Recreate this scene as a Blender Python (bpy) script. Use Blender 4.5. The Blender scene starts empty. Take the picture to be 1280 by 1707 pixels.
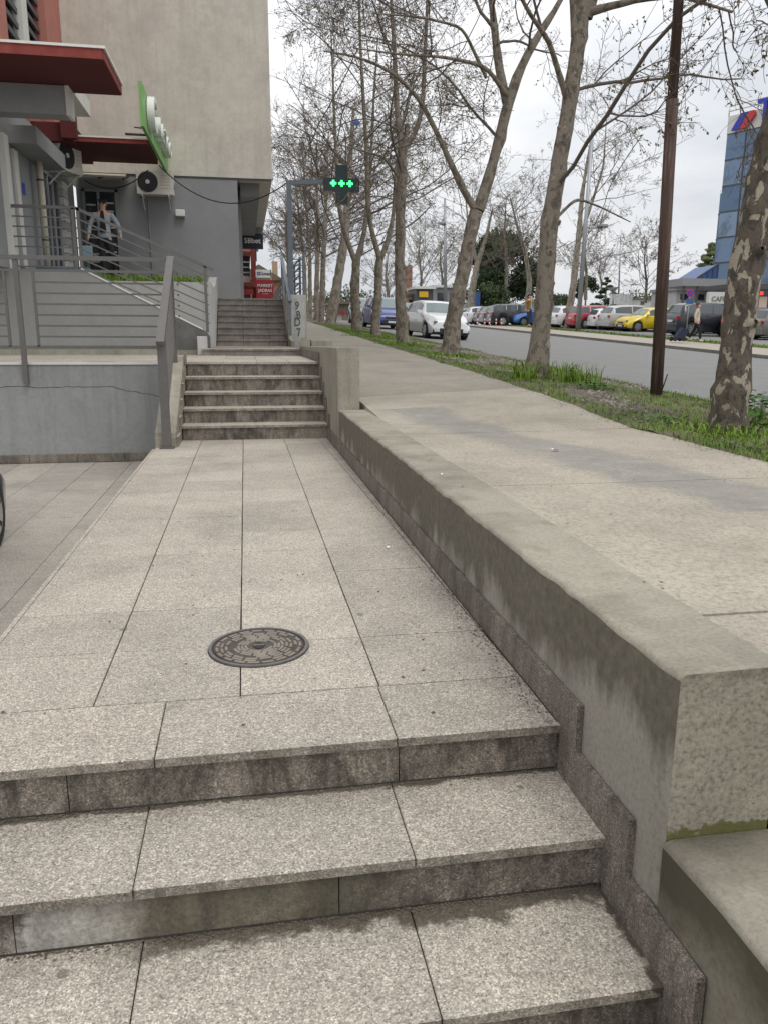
import bpy, bmesh, math, random
import numpy as np
from mathutils import Vector, Matrix, noise as mnoise
random.seed(7); rng = np.random.default_rng(11)
SC = bpy.context.scene
COL = SC.collection
R_ = math.radians

# ------------------------------------------------------------------ camera
f_, cx_, cy_, H_ = 1290., 640., 853.5, 1.2
def _rc(u, v): return np.array([(u-cx_)/f_, -(v-cy_)/f_, -1.0])
_Y = _rc(408, 560); _Y /= np.linalg.norm(_Y)
_X = _rc(8135.27, 560+.005*(8135.27-408)); _X /= np.linalg.norm(_X)
_X -= _Y*np.dot(_X, _Y); _X /= np.linalg.norm(_X)
_Z = np.cross(_X, _Y)
RM = np.array([_X, _Y, _Z]); CC = np.array([0, 0, H_])
def ray(u, v): return RM @ _rc(u, v)
def ony(u, v, y): r = ray(u, v); return CC + r*(y/r[1])
def onx(u, v, x): r = ray(u, v); return CC + r*(x/r[0])
def onz(u, v, z): r = ray(u, v); return CC + r*((z-H_)/r[2])
cam_d = bpy.data.cameras.new('camera'); cam = bpy.data.objects.new('camera', cam_d); COL.objects.link(cam)
cam_d.sensor_fit = 'VERTICAL'; cam_d.sensor_height = 36; cam_d.sensor_width = 27
cam_d.lens = f_/1707*36
cam_d.clip_start = .05; cam_d.clip_end = 3000
M4 = Matrix.Identity(4)
for i in range(3):
    for j in range(3): M4[i][j] = RM[i][j]
M4[2][3] = H_
cam.matrix_world = M4
SC.camera = cam
SC.view_settings.view_transform = 'Standard'; SC.view_settings.look = 'None'
SC.view_settings.gamma = 1; SC.view_settings.exposure = 0.12
SC.view_settings.use_curve_mapping = False

# ------------------------------------------------------------------ sky and sun
SUN_EL, SUN_AZ = 58, 150      # azimuth measured from +Y clockwise
world = bpy.data.worlds.new('World'); SC.world = world; world.use_nodes = True
wn = world.node_tree; wn.nodes.clear()
def N(t, ty, **kw):
    n = t.nodes.new(ty)
    for k, v in kw.items():
        if k.startswith('i_'):
            n.inputs[k[2:].replace('_', ' ')].default_value = v
        else: setattr(n, k, v)
    return n
out = N(wn, 'ShaderNodeOutputWorld')
sky = N(wn, 'ShaderNodeTexSky', sky_type='NISHITA', sun_disc=False, sun_elevation=R_(SUN_EL), sun_rotation=R_(SUN_AZ), air_density=1.0, dust_density=4.0)
bg1 = N(wn, 'ShaderNodeBackground'); bg1.inputs[1].default_value = .05
wn.links.new(sky.outputs[0], bg1.inputs[0])
tc = N(wn, 'ShaderNodeTexCoord')
sep = N(wn, 'ShaderNodeSeparateXYZ'); wn.links.new(tc.outputs['Generated'], sep.inputs[0])
mp = N(wn, 'ShaderNodeMapping'); mp.inputs['Scale'].default_value = (1, 1, 2.6); wn.links.new(tc.outputs['Generated'], mp.inputs[0])
nz = N(wn, 'ShaderNodeTexNoise', i_Scale=2.3, i_Detail=6., i_Roughness=.55); wn.links.new(mp.outputs[0], nz.inputs['Vector'])
cr = N(wn, 'ShaderNodeValToRGB'); wn.links.new(nz.outputs[0], cr.inputs[0])
cr.color_ramp.elements[0].position = .38; cr.color_ramp.elements[0].color = (.66, .69, .735, 1)
cr.color_ramp.elements[1].position = .66; cr.color_ramp.elements[1].color = (.99, .99, 1.0, 1)
el = N(wn, 'ShaderNodeMapRange'); el.inputs['From Min'].default_value = 0; el.inputs['From Max'].default_value = .9
el.inputs['To Min'].default_value = .90; el.inputs['To Max'].default_value = 1.75
wn.links.new(sep.outputs[2], el.inputs['Value'])
bg2 = N(wn, 'ShaderNodeBackground'); wn.links.new(cr.outputs[0], bg2.inputs[0]); wn.links.new(el.outputs[0], bg2.inputs[1])
mx = N(wn, 'ShaderNodeMixShader'); mx.inputs[0].default_value = .9
wn.links.new(bg1.outputs[0], mx.inputs[1]); wn.links.new(bg2.outputs[0], mx.inputs[2]); wn.links.new(mx.outputs[0], out.inputs[0])
sd = bpy.data.lights.new('sun', 'SUN'); sd.energy = .9; sd.angle = R_(25); sd.color = (1, .965, .91)
sun = bpy.data.objects.new('sun', sd); COL.objects.link(sun)
_d = Vector((math.sin(R_(SUN_AZ))*math.cos(R_(SUN_EL)), math.cos(R_(SUN_AZ))*math.cos(R_(SUN_EL)), math.sin(R_(SUN_EL))))
sun.rotation_euler = _d.to_track_quat('Z', 'Y').to_euler()

# ------------------------------------------------------------------ materials
MATS = {}
def newmat(name):
    m = bpy.data.materials.new(name); m.use_nodes = True; MATS[name] = m
    t = m.node_tree; b = t.nodes['Principled BSDF']
    return m, t, b
def pos(t):
    return N(t, 'ShaderNodeNewGeometry').outputs['Position']
def noise(t, v, scale, detail=4., rough=.6, dist=0., sc=None):
    if sc:
        mpn = N(t, 'ShaderNodeMapping'); mpn.inputs['Scale'].default_value = sc
        t.links.new(v, mpn.inputs[0]); v = mpn.outputs[0]
    n = N(t, 'ShaderNodeTexNoise', i_Scale=scale, i_Detail=detail, i_Roughness=rough, i_Distortion=dist)
    t.links.new(v, n.inputs['Vector']); return n.outputs[0]
def ramp(t, v, stops):
    r = N(t, 'ShaderNodeValToRGB'); t.links.new(v, r.inputs[0]); e = r.color_ramp.elements
    while len(e) < len(stops): e.new(.5)
    for k, (p, c) in enumerate(stops):
        e[k].position = p
        e[k].color = (c, c, c, 1) if isinstance(c, (int, float)) else (*c, 1)
    return r.outputs[0]
def mixc(t, fac, a, b, mode='MIX'):
    m = N(t, 'ShaderNodeMix', data_type='RGBA', blend_type=mode)
    for s, v in ((m.inputs[0], fac), (m.inputs[6], a), (m.inputs[7], b)):
        if hasattr(v, 'links') or hasattr(v, 'is_linked'): t.links.new(v, s)
        elif isinstance(v, (int, float)): s.default_value = v
        else: s.default_value = (*v, 1)
    return m.outputs[2]
def math_(t, op, a, b=0., clamp=False):
    m = N(t, 'ShaderNodeMath', operation=op, use_clamp=clamp)
    for s, v in ((m.inputs[0], a), (m.inputs[1], b)):
        if isinstance(v, (int, float)): s.default_value = v
        else: t.links.new(v, s)
    return m.outputs[0]
def bump(t, b, h, dist=.004, strength=.6):
    n = N(t, 'ShaderNodeBump'); n.inputs['Distance'].default_value = dist; n.inputs['Strength'].default_value = strength
    t.links.new(h, n.inputs['Height']); t.links.new(n.outputs[0], b.inputs['Normal'])
def sepz(t, p, k=2):
    s = N(t, 'ShaderNodeSeparateXYZ'); t.links.new(p, s.inputs[0]); return s.outputs[k]
def orand(t): return N(t, 'ShaderNodeObjectInfo').outputs['Random']

def granite(name, c, dirt=0., gum=False, tile=.10, edge=0., amp=1.):
    m, t, b = newmat(name); p = pos(t)
    def sc(k): k = 1+(k-1)*amp; return tuple(min(1, x*k) for x in c)
    n1 = noise(t, p, 165, 3, .7); n0 = noise(t, p, 55, 4, .7)
    mixn = math_(t, 'ADD', math_(t, 'MULTIPLY', n1, .62), math_(t, 'MULTIPLY', n0, .38))
    col = ramp(t, mixn, [(.33, sc(.40)), (.43, sc(.74)), (.51, sc(1.0)), (.58, sc(1.30)), (.68, sc(1.85))])
    v = N(t, 'ShaderNodeTexVoronoi', i_Scale=240.); t.links.new(p, v.inputs['Vector'])
    col = mixc(t, .50, col, ramp(t, sepz(t, v.outputs['Color'], 0), [(0, sc(.15)), (.17, sc(.62)), (.75, sc(1.15)), (1, sc(2.2))]))
    big = noise(t, p, 1.1, 6, .68, .4)
    col = mixc(t, 1., col, ramp(t, big, [(.3, .78), (.5, 1.0), (.72, 1.08)]), 'MULTIPLY')
    g2 = noise(t, p, 7, 6, .75)
    col = mixc(t, ramp(t, g2, [(.55, 0.), (.75, .28)]), col, sc(.45))
    col = mixc(t, 1., col, ramp(t, orand(t), [(0, (1-tile, 1-tile, 1-tile)), (.5, (1., .99, .985)), (1, (1+tile*.6, 1+tile*.6, 1+tile*.5))]), 'MULTIPLY')
    if dirt:
        d = noise(t, p, 5, 6, .72, .5, (1, 1, .38)); d2 = noise(t, p, 21, 5, .7, .2, (1, 1, .3))
        dd = math_(t, 'ADD', math_(t, 'MULTIPLY', d, .7), math_(t, 'MULTIPLY', d2, .3))
        col = mixc(t, ramp(t, dd, [(.43, 0.), (.58, dirt)]), col, (.028, .024, .017))
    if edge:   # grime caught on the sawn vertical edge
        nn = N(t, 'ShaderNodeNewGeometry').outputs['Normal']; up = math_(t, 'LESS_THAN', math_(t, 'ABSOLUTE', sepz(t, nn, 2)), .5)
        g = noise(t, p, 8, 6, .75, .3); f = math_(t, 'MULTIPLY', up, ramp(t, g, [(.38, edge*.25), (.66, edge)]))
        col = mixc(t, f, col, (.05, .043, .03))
    if gum:
        g = N(t, 'ShaderNodeTexVoronoi', i_Scale=2.9); t.links.new(p, g.inputs['Vector'])
        g_n = math_(t, 'ADD', g.outputs['Distance'], math_(t, 'MULTIPLY', noise(t, p, 30, 3), .02))
        near = math_(t, 'LESS_THAN', g_n, .055)
        keep = math_(t, 'GREATER_THAN', sepz(t, g.outputs['Color'], 0), .25)
        col = mixc(t, math_(t, 'MULTIPLY', math_(t, 'MULTIPLY', near, keep), .6), col, (.10, .09, .08))
    t.links.new(col, b.inputs['Base Color']); b.inputs['Roughness'].default_value = .66
    bump(t, b, n1, .0010, .5)
    return m
granite('granite_paving', (.43, .382, .322), dirt=.10, gum=True, tile=.13, amp=1.25)
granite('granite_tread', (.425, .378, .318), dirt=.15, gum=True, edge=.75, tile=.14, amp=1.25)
granite('granite_riser', (.24, .207, .172), dirt=.8, tile=.14, amp=1.45)  # base tone also carries painted-in riser shade, besides the real stains
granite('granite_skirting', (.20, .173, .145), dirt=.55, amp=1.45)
granite('granite_far', (.27, .24, .21), dirt=.35)
granite('granite_court', (.37, .34, .295), dirt=.10, gum=True, tile=.12)

def concrete(name, c, var=.18, dirt=0., dcol=(.05, .045, .03), streak=0., fine=60, bmp=.0015, extra=None, fc=1.):
    m, t, b = newmat(name); p = pos(t)
    n1 = noise(t, p, 1.3, 6, .62); n2 = noise(t, p, fine, 5, .75)
    col = mixc(t, 1., c, ramp(t, n1, [(.3, 1-var), (.5, 1.), (.72, 1+var*.7)]), 'MULTIPLY')
    col = mixc(t, 1., col, ramp(t, n2, [(.32, 1-.28*fc), (.5, 1.), (.7, 1+.16*fc)]), 'MULTIPLY')
    if dirt:
        d = noise(t, p, 3.1, 7, .7, .3)
        col = mixc(t, ramp(t, d, [(.45, 0.), (.7, dirt)]), col, dcol)
    if streak:
        s = noise(t, p, 9, 4, .6, .2, (1, 1, .07))
        col = mixc(t, ramp(t, s, [(.5, 0.), (.78, streak)]), col, dcol)
    if extra: col = extra(t, p, col)
    t.links.new(col, b.inputs['Base Color']); b.inputs['Roughness'].default_value = .88
    bump(t, b, n2, bmp, .7)
    return m

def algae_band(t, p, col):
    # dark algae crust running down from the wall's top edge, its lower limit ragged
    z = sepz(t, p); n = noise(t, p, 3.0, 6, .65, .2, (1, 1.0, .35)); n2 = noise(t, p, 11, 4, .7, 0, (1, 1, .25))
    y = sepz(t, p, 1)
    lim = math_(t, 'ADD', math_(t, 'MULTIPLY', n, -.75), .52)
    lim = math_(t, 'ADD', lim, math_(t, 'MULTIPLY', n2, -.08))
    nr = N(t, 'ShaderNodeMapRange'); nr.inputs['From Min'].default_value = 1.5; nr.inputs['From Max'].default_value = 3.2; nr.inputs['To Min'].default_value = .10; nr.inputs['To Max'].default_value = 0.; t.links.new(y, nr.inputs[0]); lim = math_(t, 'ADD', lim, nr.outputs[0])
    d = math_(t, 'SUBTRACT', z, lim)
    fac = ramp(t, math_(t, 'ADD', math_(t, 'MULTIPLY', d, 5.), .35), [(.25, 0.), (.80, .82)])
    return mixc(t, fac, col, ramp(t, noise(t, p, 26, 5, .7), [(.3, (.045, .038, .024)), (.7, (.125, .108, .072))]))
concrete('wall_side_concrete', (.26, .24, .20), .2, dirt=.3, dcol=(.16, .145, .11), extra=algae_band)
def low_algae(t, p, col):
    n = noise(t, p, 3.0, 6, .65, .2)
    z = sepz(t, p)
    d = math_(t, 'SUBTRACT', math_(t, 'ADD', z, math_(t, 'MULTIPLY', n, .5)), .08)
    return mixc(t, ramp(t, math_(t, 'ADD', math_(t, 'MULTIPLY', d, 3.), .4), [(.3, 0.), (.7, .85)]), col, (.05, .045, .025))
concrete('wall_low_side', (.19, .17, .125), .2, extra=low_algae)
concrete('wall_top_concrete', (.315, .29, .23), .25, dirt=.6, dcol=(.13, .115, .08), fine=80, bmp=.003)
def moss_foot(t, p, col):
    z = sepz(t, p); n = noise(t, p, 14, 5, .7)
    d = math_(t, 'SUBTRACT', .035, z)
    f1 = ramp(t, math_(t, 'ADD', math_(t, 'MULTIPLY', d, 9.), n), [(.55, 0.), (.62, .9)])
    col = mixc(t, f1, col, (.09, .09, .015))
    tb = ramp(t, math_(t, 'ADD', math_(t, 'MULTIPLY', math_(t, 'SUBTRACT', z, .40), 4.), n), [(.45, 0.), (.75, .6)])
    return mixc(t, tb, col, (.07, .06, .035))
concrete('wall_end_concrete', (.30, .275, .215), .15, dirt=.35, dcol=(.10, .09, .06), fine=75, bmp=.005, extra=moss_foot, fc=2.)
def sw_stain(t, p, col):
    # the pale grey puddle residue that crosses the slabs
    x = sepz(t, p, 0); y = sepz(t, p, 1)
    n = noise(t, p, 1.5, 7, .7, .5); n2 = noise(t, p, 6, 6, .75)
    c = math_(t, 'ADD', 1.98, math_(t, 'MULTIPLY', math_(t, 'SUBTRACT', 6., y), .17))
    d = math_(t, 'ABSOLUTE', math_(t, 'SUBTRACT', x, c))
    d = math_(t, 'SUBTRACT', math_(t, 'ADD', math_(t, 'MULTIPLY', n, .75), math_(t, 'MULTIPLY', n2, .12)), math_(t, 'MULTIPLY', d, 1.))
    yy = math_(t, 'MULTIPLY', math_(t, 'LESS_THAN', y, 7.9), math_(t, 'GREATER_THAN', y, 3.1))
    f = math_(t, 'MULTIPLY', ramp(t, d, [(.08, 0.), (.22, .6)]), yy)
    return mixc(t, f, col, ramp(t, n2, [(.35, (.17, .165, .155)), (.58, (.235, .23, .22)), (.70, (.42, .41, .39))]))
concrete('sidewalk_concrete', (.38, .342, .275), .2, dirt=.35, dcol=(.22, .195, .145), fine=55, bmp=.003, extra=sw_stain, fc=1.5)
concrete('sidewalk_old', (.29, .265, .215), .16, dirt=.3, dcol=(.16, .15, .125), fine=35, bmp=.002)
concrete('pillar_concrete', (.30, .28, .225), .2, dirt=.35, dcol=(.09, .08, .05), streak=.45)
concrete('wall_pale', (.50, .49, .46), .12, dirt=.3, dcol=(.2, .19, .17), streak=.35)
def cracks(t, p, col):
    return col
concrete('render_bluegrey', (.275, .28, .275), .10, dirt=.35, dcol=(.19, .19, .18), streak=.7, fine=25, fc=.5)
concrete('render_grey', (.265, .27, .272), .09, dirt=.15, dcol=(.15, .15, .15), fine=20, fc=.3)
concrete('render_ramp', (.255, .257, .245), .10, dirt=.2, dcol=(.16, .16, .15), fine=20, fc=.3)
concrete('render_weathered', (.14, .14, .13), .3, dirt=.5, dcol=(.05, .05, .045), fc=.3)
concrete('render_beige', (.60, .565, .49), .13, dirt=.5, dcol=(.42, .395, .33), streak=.5, fine=14, fc=.3)
concrete('render_pink', (.44, .175, .135), .10, dirt=.2, dcol=(.3, .12, .10), fine=14, fc=.3)
concrete('render_darkred', (.085, .014, .013), .15, dirt=.2, dcol=(.1, .012, .012), fine=14, fc=.3)
concrete('render_white', (.66, .65, .60), .06, dirt=.2, dcol=(.45, .44, .40), streak=.2, fc=.3)
concrete('soil', (.12, .095, .068), .35, dirt=.5, dcol=(.23, .20, .16), fine=30, bmp=.01)
concrete('joint_dirt', (.035, .03, .025), .2)
concrete('asphalt', (.205, .202, .195), .10, dirt=.3, dcol=(.15, .148, .142), fine=40)
concrete('kerb_concrete', (.20, .185, .16), .2, dirt=.3)
concrete('far_paving', (.36, .32, .27), .1)
concrete('brick_far', (.28, .16, .11), .25, dirt=.3)
concrete('stone_far', (.17, .13, .10), .25, dirt=.3)
concrete('tan_far', (.48, .34, .22), .1)
concrete('gravel', (.30, .27, .23), .3, fine=20)

def plain(name, c, rough=.5, metal=0., var=0., spec=.5, emit=None, trans=0., alpha=1.):
    m, t, b = newmat(name)
    b.inputs['Base Color'].default_value = (*c, 1)
    if var:
        p = pos(t); n = noise(t, p, 12, 5, .65)
        t.links.new(mixc(t, 1., c, ramp(t, n, [(.3, 1-var), (.7, 1+var*.6)]), 'MULTIPLY'), b.inputs['Base Color'])
    b.inputs['Roughness'].default_value = rough; b.inputs['Metallic'].default_value = metal
    b.inputs['Specular IOR Level'].default_value = spec
    if emit: b.inputs['Emission Color'].default_value = (*emit[0], 1); b.inputs['Emission Strength'].default_value = emit[1]
    if trans: b.inputs['Transmission Weight'].default_value = trans
    if alpha < 1: b.inputs['Alpha'].default_value = alpha
    return m
plain('rail_paint', (.135, .127, .12), .45, .2, .12)
plain('rail_blue', (.135, .16, .18), .45, .2, .1)
plain('white_metal', (.72, .71, .66), .5, 0, .1)
plain('pipe_cream', (.50, .46, .36), .6, 0, .1)
plain('ac_white', (.60, .57, .50), .5, 0, .08)
plain('black_plastic', (.02, .02, .022), .5)
plain('dark_grey', (.07, .07, .075), .5)
plain('mid_grey', (.28, .28, .29), .5)
plain('sign_green', (.20, .42, .12), .45, 0, .05)
plain('sign_white', (.78, .78, .76), .35)
plain('sign_black', (.02, .022, .03), .4)
plain('sign_red', (.33, .02, .03), .4)
plain('sign_lime', (.25, .62, .05), .4)
plain('letter_blue', (.02, .035, .42), .4)
plain('letter_red', (.5, .03, .04), .4)
plain('letter_grey', (.18, .2, .2), .4)
plain('pharmacy_dark', (.012, .03, .03), .3)
plain('pharmacy_green', (.05, .6, .15), .4, emit=((.05, 1, .22), 3.))
plain('red_light', (.6, .02, .02), .4, emit=((1, .03, .02), 2.))
plain('glass_dark', (.03, .037, .042), .08, 0, 0, .8)
plain('glass_car', (.05, .065, .07), .06, 0, 0, .9)
plain('glass_windscreen', (.16, .21, .205), .08, 0, 0, .9)
plain('glass_blue', (.17, .22, .28), .09, .45, 0, .9)
plain('glass_blue_dark', (.03, .06, .10), .1, .3, 0, .9)
plain('tyre', (.018, .018, .018), .8)
plain('rim', (.45, .45, .46), .3, .8)
plain('rim_dark', (.09, .09, .09), .35, .6)
plain('tail_red', (.35, .01, .012), .2)
plain('lamp_clear', (.20, .21, .22), .08, .5)
plain('chrome', (.6, .6, .62), .15, 1)
plain('plate_white', (.65, .66, .68), .4)
for n_, c_ in (('white', (.70, .71, .72)), ('silver', (.42, .42, .41)), ('red', (.36, .015, .02)), ('yellow', (.62, .45, .01)),
               ('black', (.014, .017, .024)), ('blue', (.02, .05, .22)), ('grey', (.16, .18, .20)), ('darkblue', (.02, .028, .05)), ('teal', (.12, .17, .17)), ('brightblue', (.02, .12, .38)), ('ash', (.14, .13, .12))):
    m = plain('paint_'+n_, c_, .28); m.node_tree.nodes['Principled BSDF'].inputs['Coat Weight'].default_value = .6
plain('skin', (.50, .30, .22), .55)
plain('hair_dark', (.02, .014, .01), .6)
plain('hair_red', (.16, .035, .02), .6)
plain('cloth_white', (.32, .345, .39), .85, 0, .06)
plain('cloth_black', (.013, .013, .016), .9)
plain('cloth_cream', (.55, .46, .38), .9, 0, .06)
plain('cloth_mustard', (.25, .14, .04), .9, 0, .06)
plain('cloth_navy', (.02, .025, .05), .9)
plain('mask_blue', (.45, .55, .65), .8)
plain('bag_teal', (.20, .30, .33), .7)
plain('shoe_light', (.6, .57, .52), .7)
plain('shoe_brown', (.15, .07, .03), .6)
plain('cast_iron_frame', (.17, .16, .15), .6, .3, .25); plain('cast_iron_lid', (.09, .078, .066), .7, .2, .35)  # lid base coloured darker to put shading between the raised blocks
plain('cast_iron', (.27, .235, .195), .6, .3, .25)
plain('cast_iron_dark', (.055, .05, .045), .6, .3, .2)
plain('rubber_cable', (.01, .01, .01), .6)
plain('steel_post', (.33, .345, .36), .45, .5, .05)
plain('paper', (.75, .76, .78), .8)
plain('bollard_red', (.5, .04, .03), .5)
plain('blue_awning', (.035, .09, .24), .4)
plain('spray_grey', (.10, .11, .13), .8)
plain('yellow_sign', (.7, .42, .02), .5)
plain('door_frame', (.26, .27, .27), .5)
plain('teal_floor', (.12, .19, .22), .6)

def bark(name, lo, hi, patch, thr, sc=7.):
    m, t, b = newmat(name); p = pos(t)
    n = noise(t, p, sc, 5, .55, .5, (1, 1, .55)); f = noise(t, p, 30, 5, .7, 0, (1, 1, .5))
    base = ramp(t, f, [(.3, lo), (.7, hi)])
    m2 = ramp(t, n, [(thr, 0.), (thr+.02, 1.)])
    n3 = noise(t, p, sc*1.3, 5, .6, .4, (1, 1, .6))
    base = mixc(t, ramp(t, n3, [(.46, 0.), (.49, .6)]), base, tuple(x*1.45 for x in hi))
    col = mixc(t, m2, base, patch)
    z = noise(t, p, 120, 3, .7)
    col = mixc(t, 1., col, ramp(t, z, [(.3, .8), (.7, 1.12)]), 'MULTIPLY')
    t.links.new(col, b.inputs['Base Color']); b.inputs['Roughness'].default_value = .9
    bump(t, b, math_(t, 'SUBTRACT', f, math_(t, 'MULTIPLY', m2, .45)), .03, 1.)
bark('bark_patchy', (.050, .040, .030), (.115, .095, .073), (.40, .355, .27), .55, 10.5)
bark('bark_brown', (.075, .061, .046), (.215, .185, .145), (.34, .30, .23), .63, 7.)
bark('bark_pale', (.11, .095, .075), (.25, .22, .175), (.33, .295, .235), .56, 5.)
plain('twig', (.12, .10, .083), .9)
plain('twig_pale', (.17, .14, .11), .9)
plain('bud', (.21, .175, .07), .9)
plain('bud_brown', (.13, .085, .05), .9)
plain('seed_ball', (.045, .03, .02), .9)
def foliage(name, a, b_, tl=.25):
    m, t, b = newmat(name); p = pos(t)
    n = noise(t, p, 1.3, 4, .6); r = N(t, 'ShaderNodeTexWhiteNoise'); t.links.new(p, r.inputs[0])
    n2 = noise(t, p, 9, 3, .6)
    col = ramp(t, math_(t, 'ADD', math_(t, 'MULTIPLY', n, .6), math_(t, 'MULTIPLY', n2, .4)), [(.35, a), (.65, b_)])
    t.links.new(col, b.inputs['Base Color']); b.inputs['Roughness'].default_value = .75
    b.inputs['Specular IOR Level'].default_value = .25
foliage('grass', (.075, .15, .018), (.19, .285, .045))
foliage('grass_bright', (.10, .20, .02), (.22, .34, .05))
foliage('weed_leaf', (.05, .12, .02), (.12, .22, .04))
foliage('pine', (.015, .03, .014), (.05, .075, .03))
foliage('cedar', (.11, .14, .06), (.22, .25, .12))
foliage('spring_leaf', (.17, .18, .06), (.28, .27, .11))
_m = MATS['glass_blue']; _t = _m.node_tree; _b = _t.nodes['Principled BSDF']; _p = pos(_t)
_c = ramp(_t, orand(_t), [(0, (.08, .14, .23)), (.5, (.13, .20, .31)), (1, (.20, .27, .37))])
_c = mixc(_t, ramp(_t, noise(_t, _p, .55, 6, .75, 1.2), [(.50, 0.), (.62, .55)]), _c, (.05, .07, .09))
_t.links.new(_c, _b.inputs['Base Color']); _q = noise(_t, _p, .5, 3, .5); bump(_t, _b, _q, .08, .25)
foliage('shrub_far', (.03, .05, .02), (.09, .11, .05))

m, t, b = newmat('wood_pole'); p = pos(t)
s1 = noise(t, p, 30, 5, .7, 0, (1, 1, .04)); s2 = noise(t, p, 1.1, 4, .6)
col = ramp(t, s1, [(.3, (.035, .02, .015)), (.55, (.085, .05, .038)), (.75, (.20, .16, .14))])
col = mixc(t, 1., col, ramp(t, s2, [(.3, .75), (.7, 1.35)]), 'MULTIPLY')
t.links.new(col, b.inputs['Base Color']); b.inputs['Roughness'].default_value = .85; bump(t, b, s1, .006, .8)

# wet and dirty stains painted by leaks under the nosings of the near stairs
def stain_mat(name, base_mat, kind):
    m = MATS[base_mat].copy(); m.name = name; MATS[name] = m
    t = m.node_tree; b = t.nodes['Principled BSDF']; src = b.inputs['Base Color'].links[0].from_socket
    p = pos(t); n = noise(t, p, 5.5, 6, .7, .3); x = sepz(t, p, 0); y = sepz(t, p, 1)
    if kind == 'tread3':     # leaks on the lowest visible tread: along the back and down the right end
        d = math_(t, 'SUBTRACT', math_(t, 'ADD', y, math_(t, 'MULTIPLY', math_(t, 'SUBTRACT', n, .5), .30)), 1.725)
        f = ramp(t, math_(t, 'ADD', math_(t, 'MULTIPLY', d, 10.), .5), [(.35, 0.), (.65, .82)])
        lx = ramp(t, x, [(0.03, 0.), (.10, 1.)]); 
        xl = N(t, 'ShaderNodeMapRange'); xl.inputs['From Min'].default_value = -.42; xl.inputs['From Max'].default_value = -.25; t.links.new(x, xl.inputs[0])
        f = math_(t, 'MULTIPLY', f, xl.outputs[0])
        d2 = math_(t, 'SUBTRACT', math_(t, 'ADD', x, math_(t, 'MULTIPLY', math_(t, 'SUBTRACT', n, .5), .2)), .93)
        f2 = ramp(t, math_(t, 'ADD', math_(t, 'MULTIPLY', d2, 12.), .5), [(.4, 0.), (.6, .92)])
        f = math_(t, 'MAXIMUM', f, f2)
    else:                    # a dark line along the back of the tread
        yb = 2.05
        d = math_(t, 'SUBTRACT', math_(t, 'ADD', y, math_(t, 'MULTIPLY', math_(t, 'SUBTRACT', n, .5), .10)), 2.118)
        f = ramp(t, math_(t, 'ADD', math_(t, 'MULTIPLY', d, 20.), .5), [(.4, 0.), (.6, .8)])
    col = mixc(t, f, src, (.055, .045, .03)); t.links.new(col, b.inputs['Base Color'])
    rr = N(t, 'ShaderNodeMapRange'); rr.inputs['To Min'].default_value = .62; rr.inputs['To Max'].default_value = .38
    t.links.new(f, rr.inputs[0]); t.links.new(rr.outputs[0], b.inputs['Roughness'])
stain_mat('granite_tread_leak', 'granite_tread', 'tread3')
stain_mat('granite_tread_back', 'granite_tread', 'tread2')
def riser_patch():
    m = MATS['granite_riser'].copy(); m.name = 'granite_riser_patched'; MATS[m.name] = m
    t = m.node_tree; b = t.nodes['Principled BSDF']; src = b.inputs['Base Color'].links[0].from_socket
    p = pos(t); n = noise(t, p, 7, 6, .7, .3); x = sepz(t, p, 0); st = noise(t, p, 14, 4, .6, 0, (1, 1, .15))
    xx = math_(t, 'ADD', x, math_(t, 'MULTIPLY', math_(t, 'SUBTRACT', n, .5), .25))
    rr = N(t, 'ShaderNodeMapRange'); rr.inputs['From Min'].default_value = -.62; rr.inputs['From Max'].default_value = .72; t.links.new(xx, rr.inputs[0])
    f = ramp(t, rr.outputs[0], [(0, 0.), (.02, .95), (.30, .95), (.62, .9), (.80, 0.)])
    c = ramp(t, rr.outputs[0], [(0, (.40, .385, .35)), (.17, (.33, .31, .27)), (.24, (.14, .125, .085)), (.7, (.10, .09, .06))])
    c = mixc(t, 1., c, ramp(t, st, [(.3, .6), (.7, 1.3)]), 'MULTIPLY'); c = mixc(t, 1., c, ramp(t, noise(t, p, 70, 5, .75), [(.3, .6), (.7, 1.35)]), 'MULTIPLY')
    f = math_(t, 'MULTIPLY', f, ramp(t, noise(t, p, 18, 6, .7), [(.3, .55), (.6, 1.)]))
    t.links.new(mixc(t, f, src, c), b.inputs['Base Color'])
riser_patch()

# ------------------------------------------------------------------ mesh helpers
def link(o, parent=None):
    COL.objects.link(o)
    if parent is not None:
        o.parent = parent
        o.matrix_parent_inverse = Matrix.Translation(-parent.location) if parent.get('_w') else Matrix.Identity(4)
    return o
def meta(o, label=None, cat=None, group=None, kind=None):
    if label: o['label'] = label
    if cat: o['category'] = cat
    if group: o['group'] = group
    if kind: o['kind'] = kind
    return o
def thing(name, label, cat, loc=(0, 0, 0), group=None, local=False, rotz=0.):
    o = bpy.data.objects.new(name, None); COL.objects.link(o); o.location = loc; o.empty_display_size = .2
    o.rotation_euler = (0, 0, rotz)
    if not local: o['_w'] = 1
    return meta(o, label, cat, group)
def mesh_obj(name, verts, faces, mat, parent=None, smooth=False, mats=None, fm=None):
    me = bpy.data.meshes.new(name); me.from_pydata([tuple(v) for v in verts], [], faces)
    for k in ([mat] if mats is None else mats): me.materials.append(MATS[k])
    if fm: me.polygons.foreach_set('material_index', fm)
    if smooth: me.polygons.foreach_set('use_smooth', [True]*len(me.polygons))
    me.update()
    return link(bpy.data.objects.new(name, me), parent)
BOXF = [(0, 3, 2, 1), (4, 5, 6, 7), (0, 1, 5, 4), (1, 2, 6, 5), (2, 3, 7, 6), (3, 0, 4, 7)]
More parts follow.
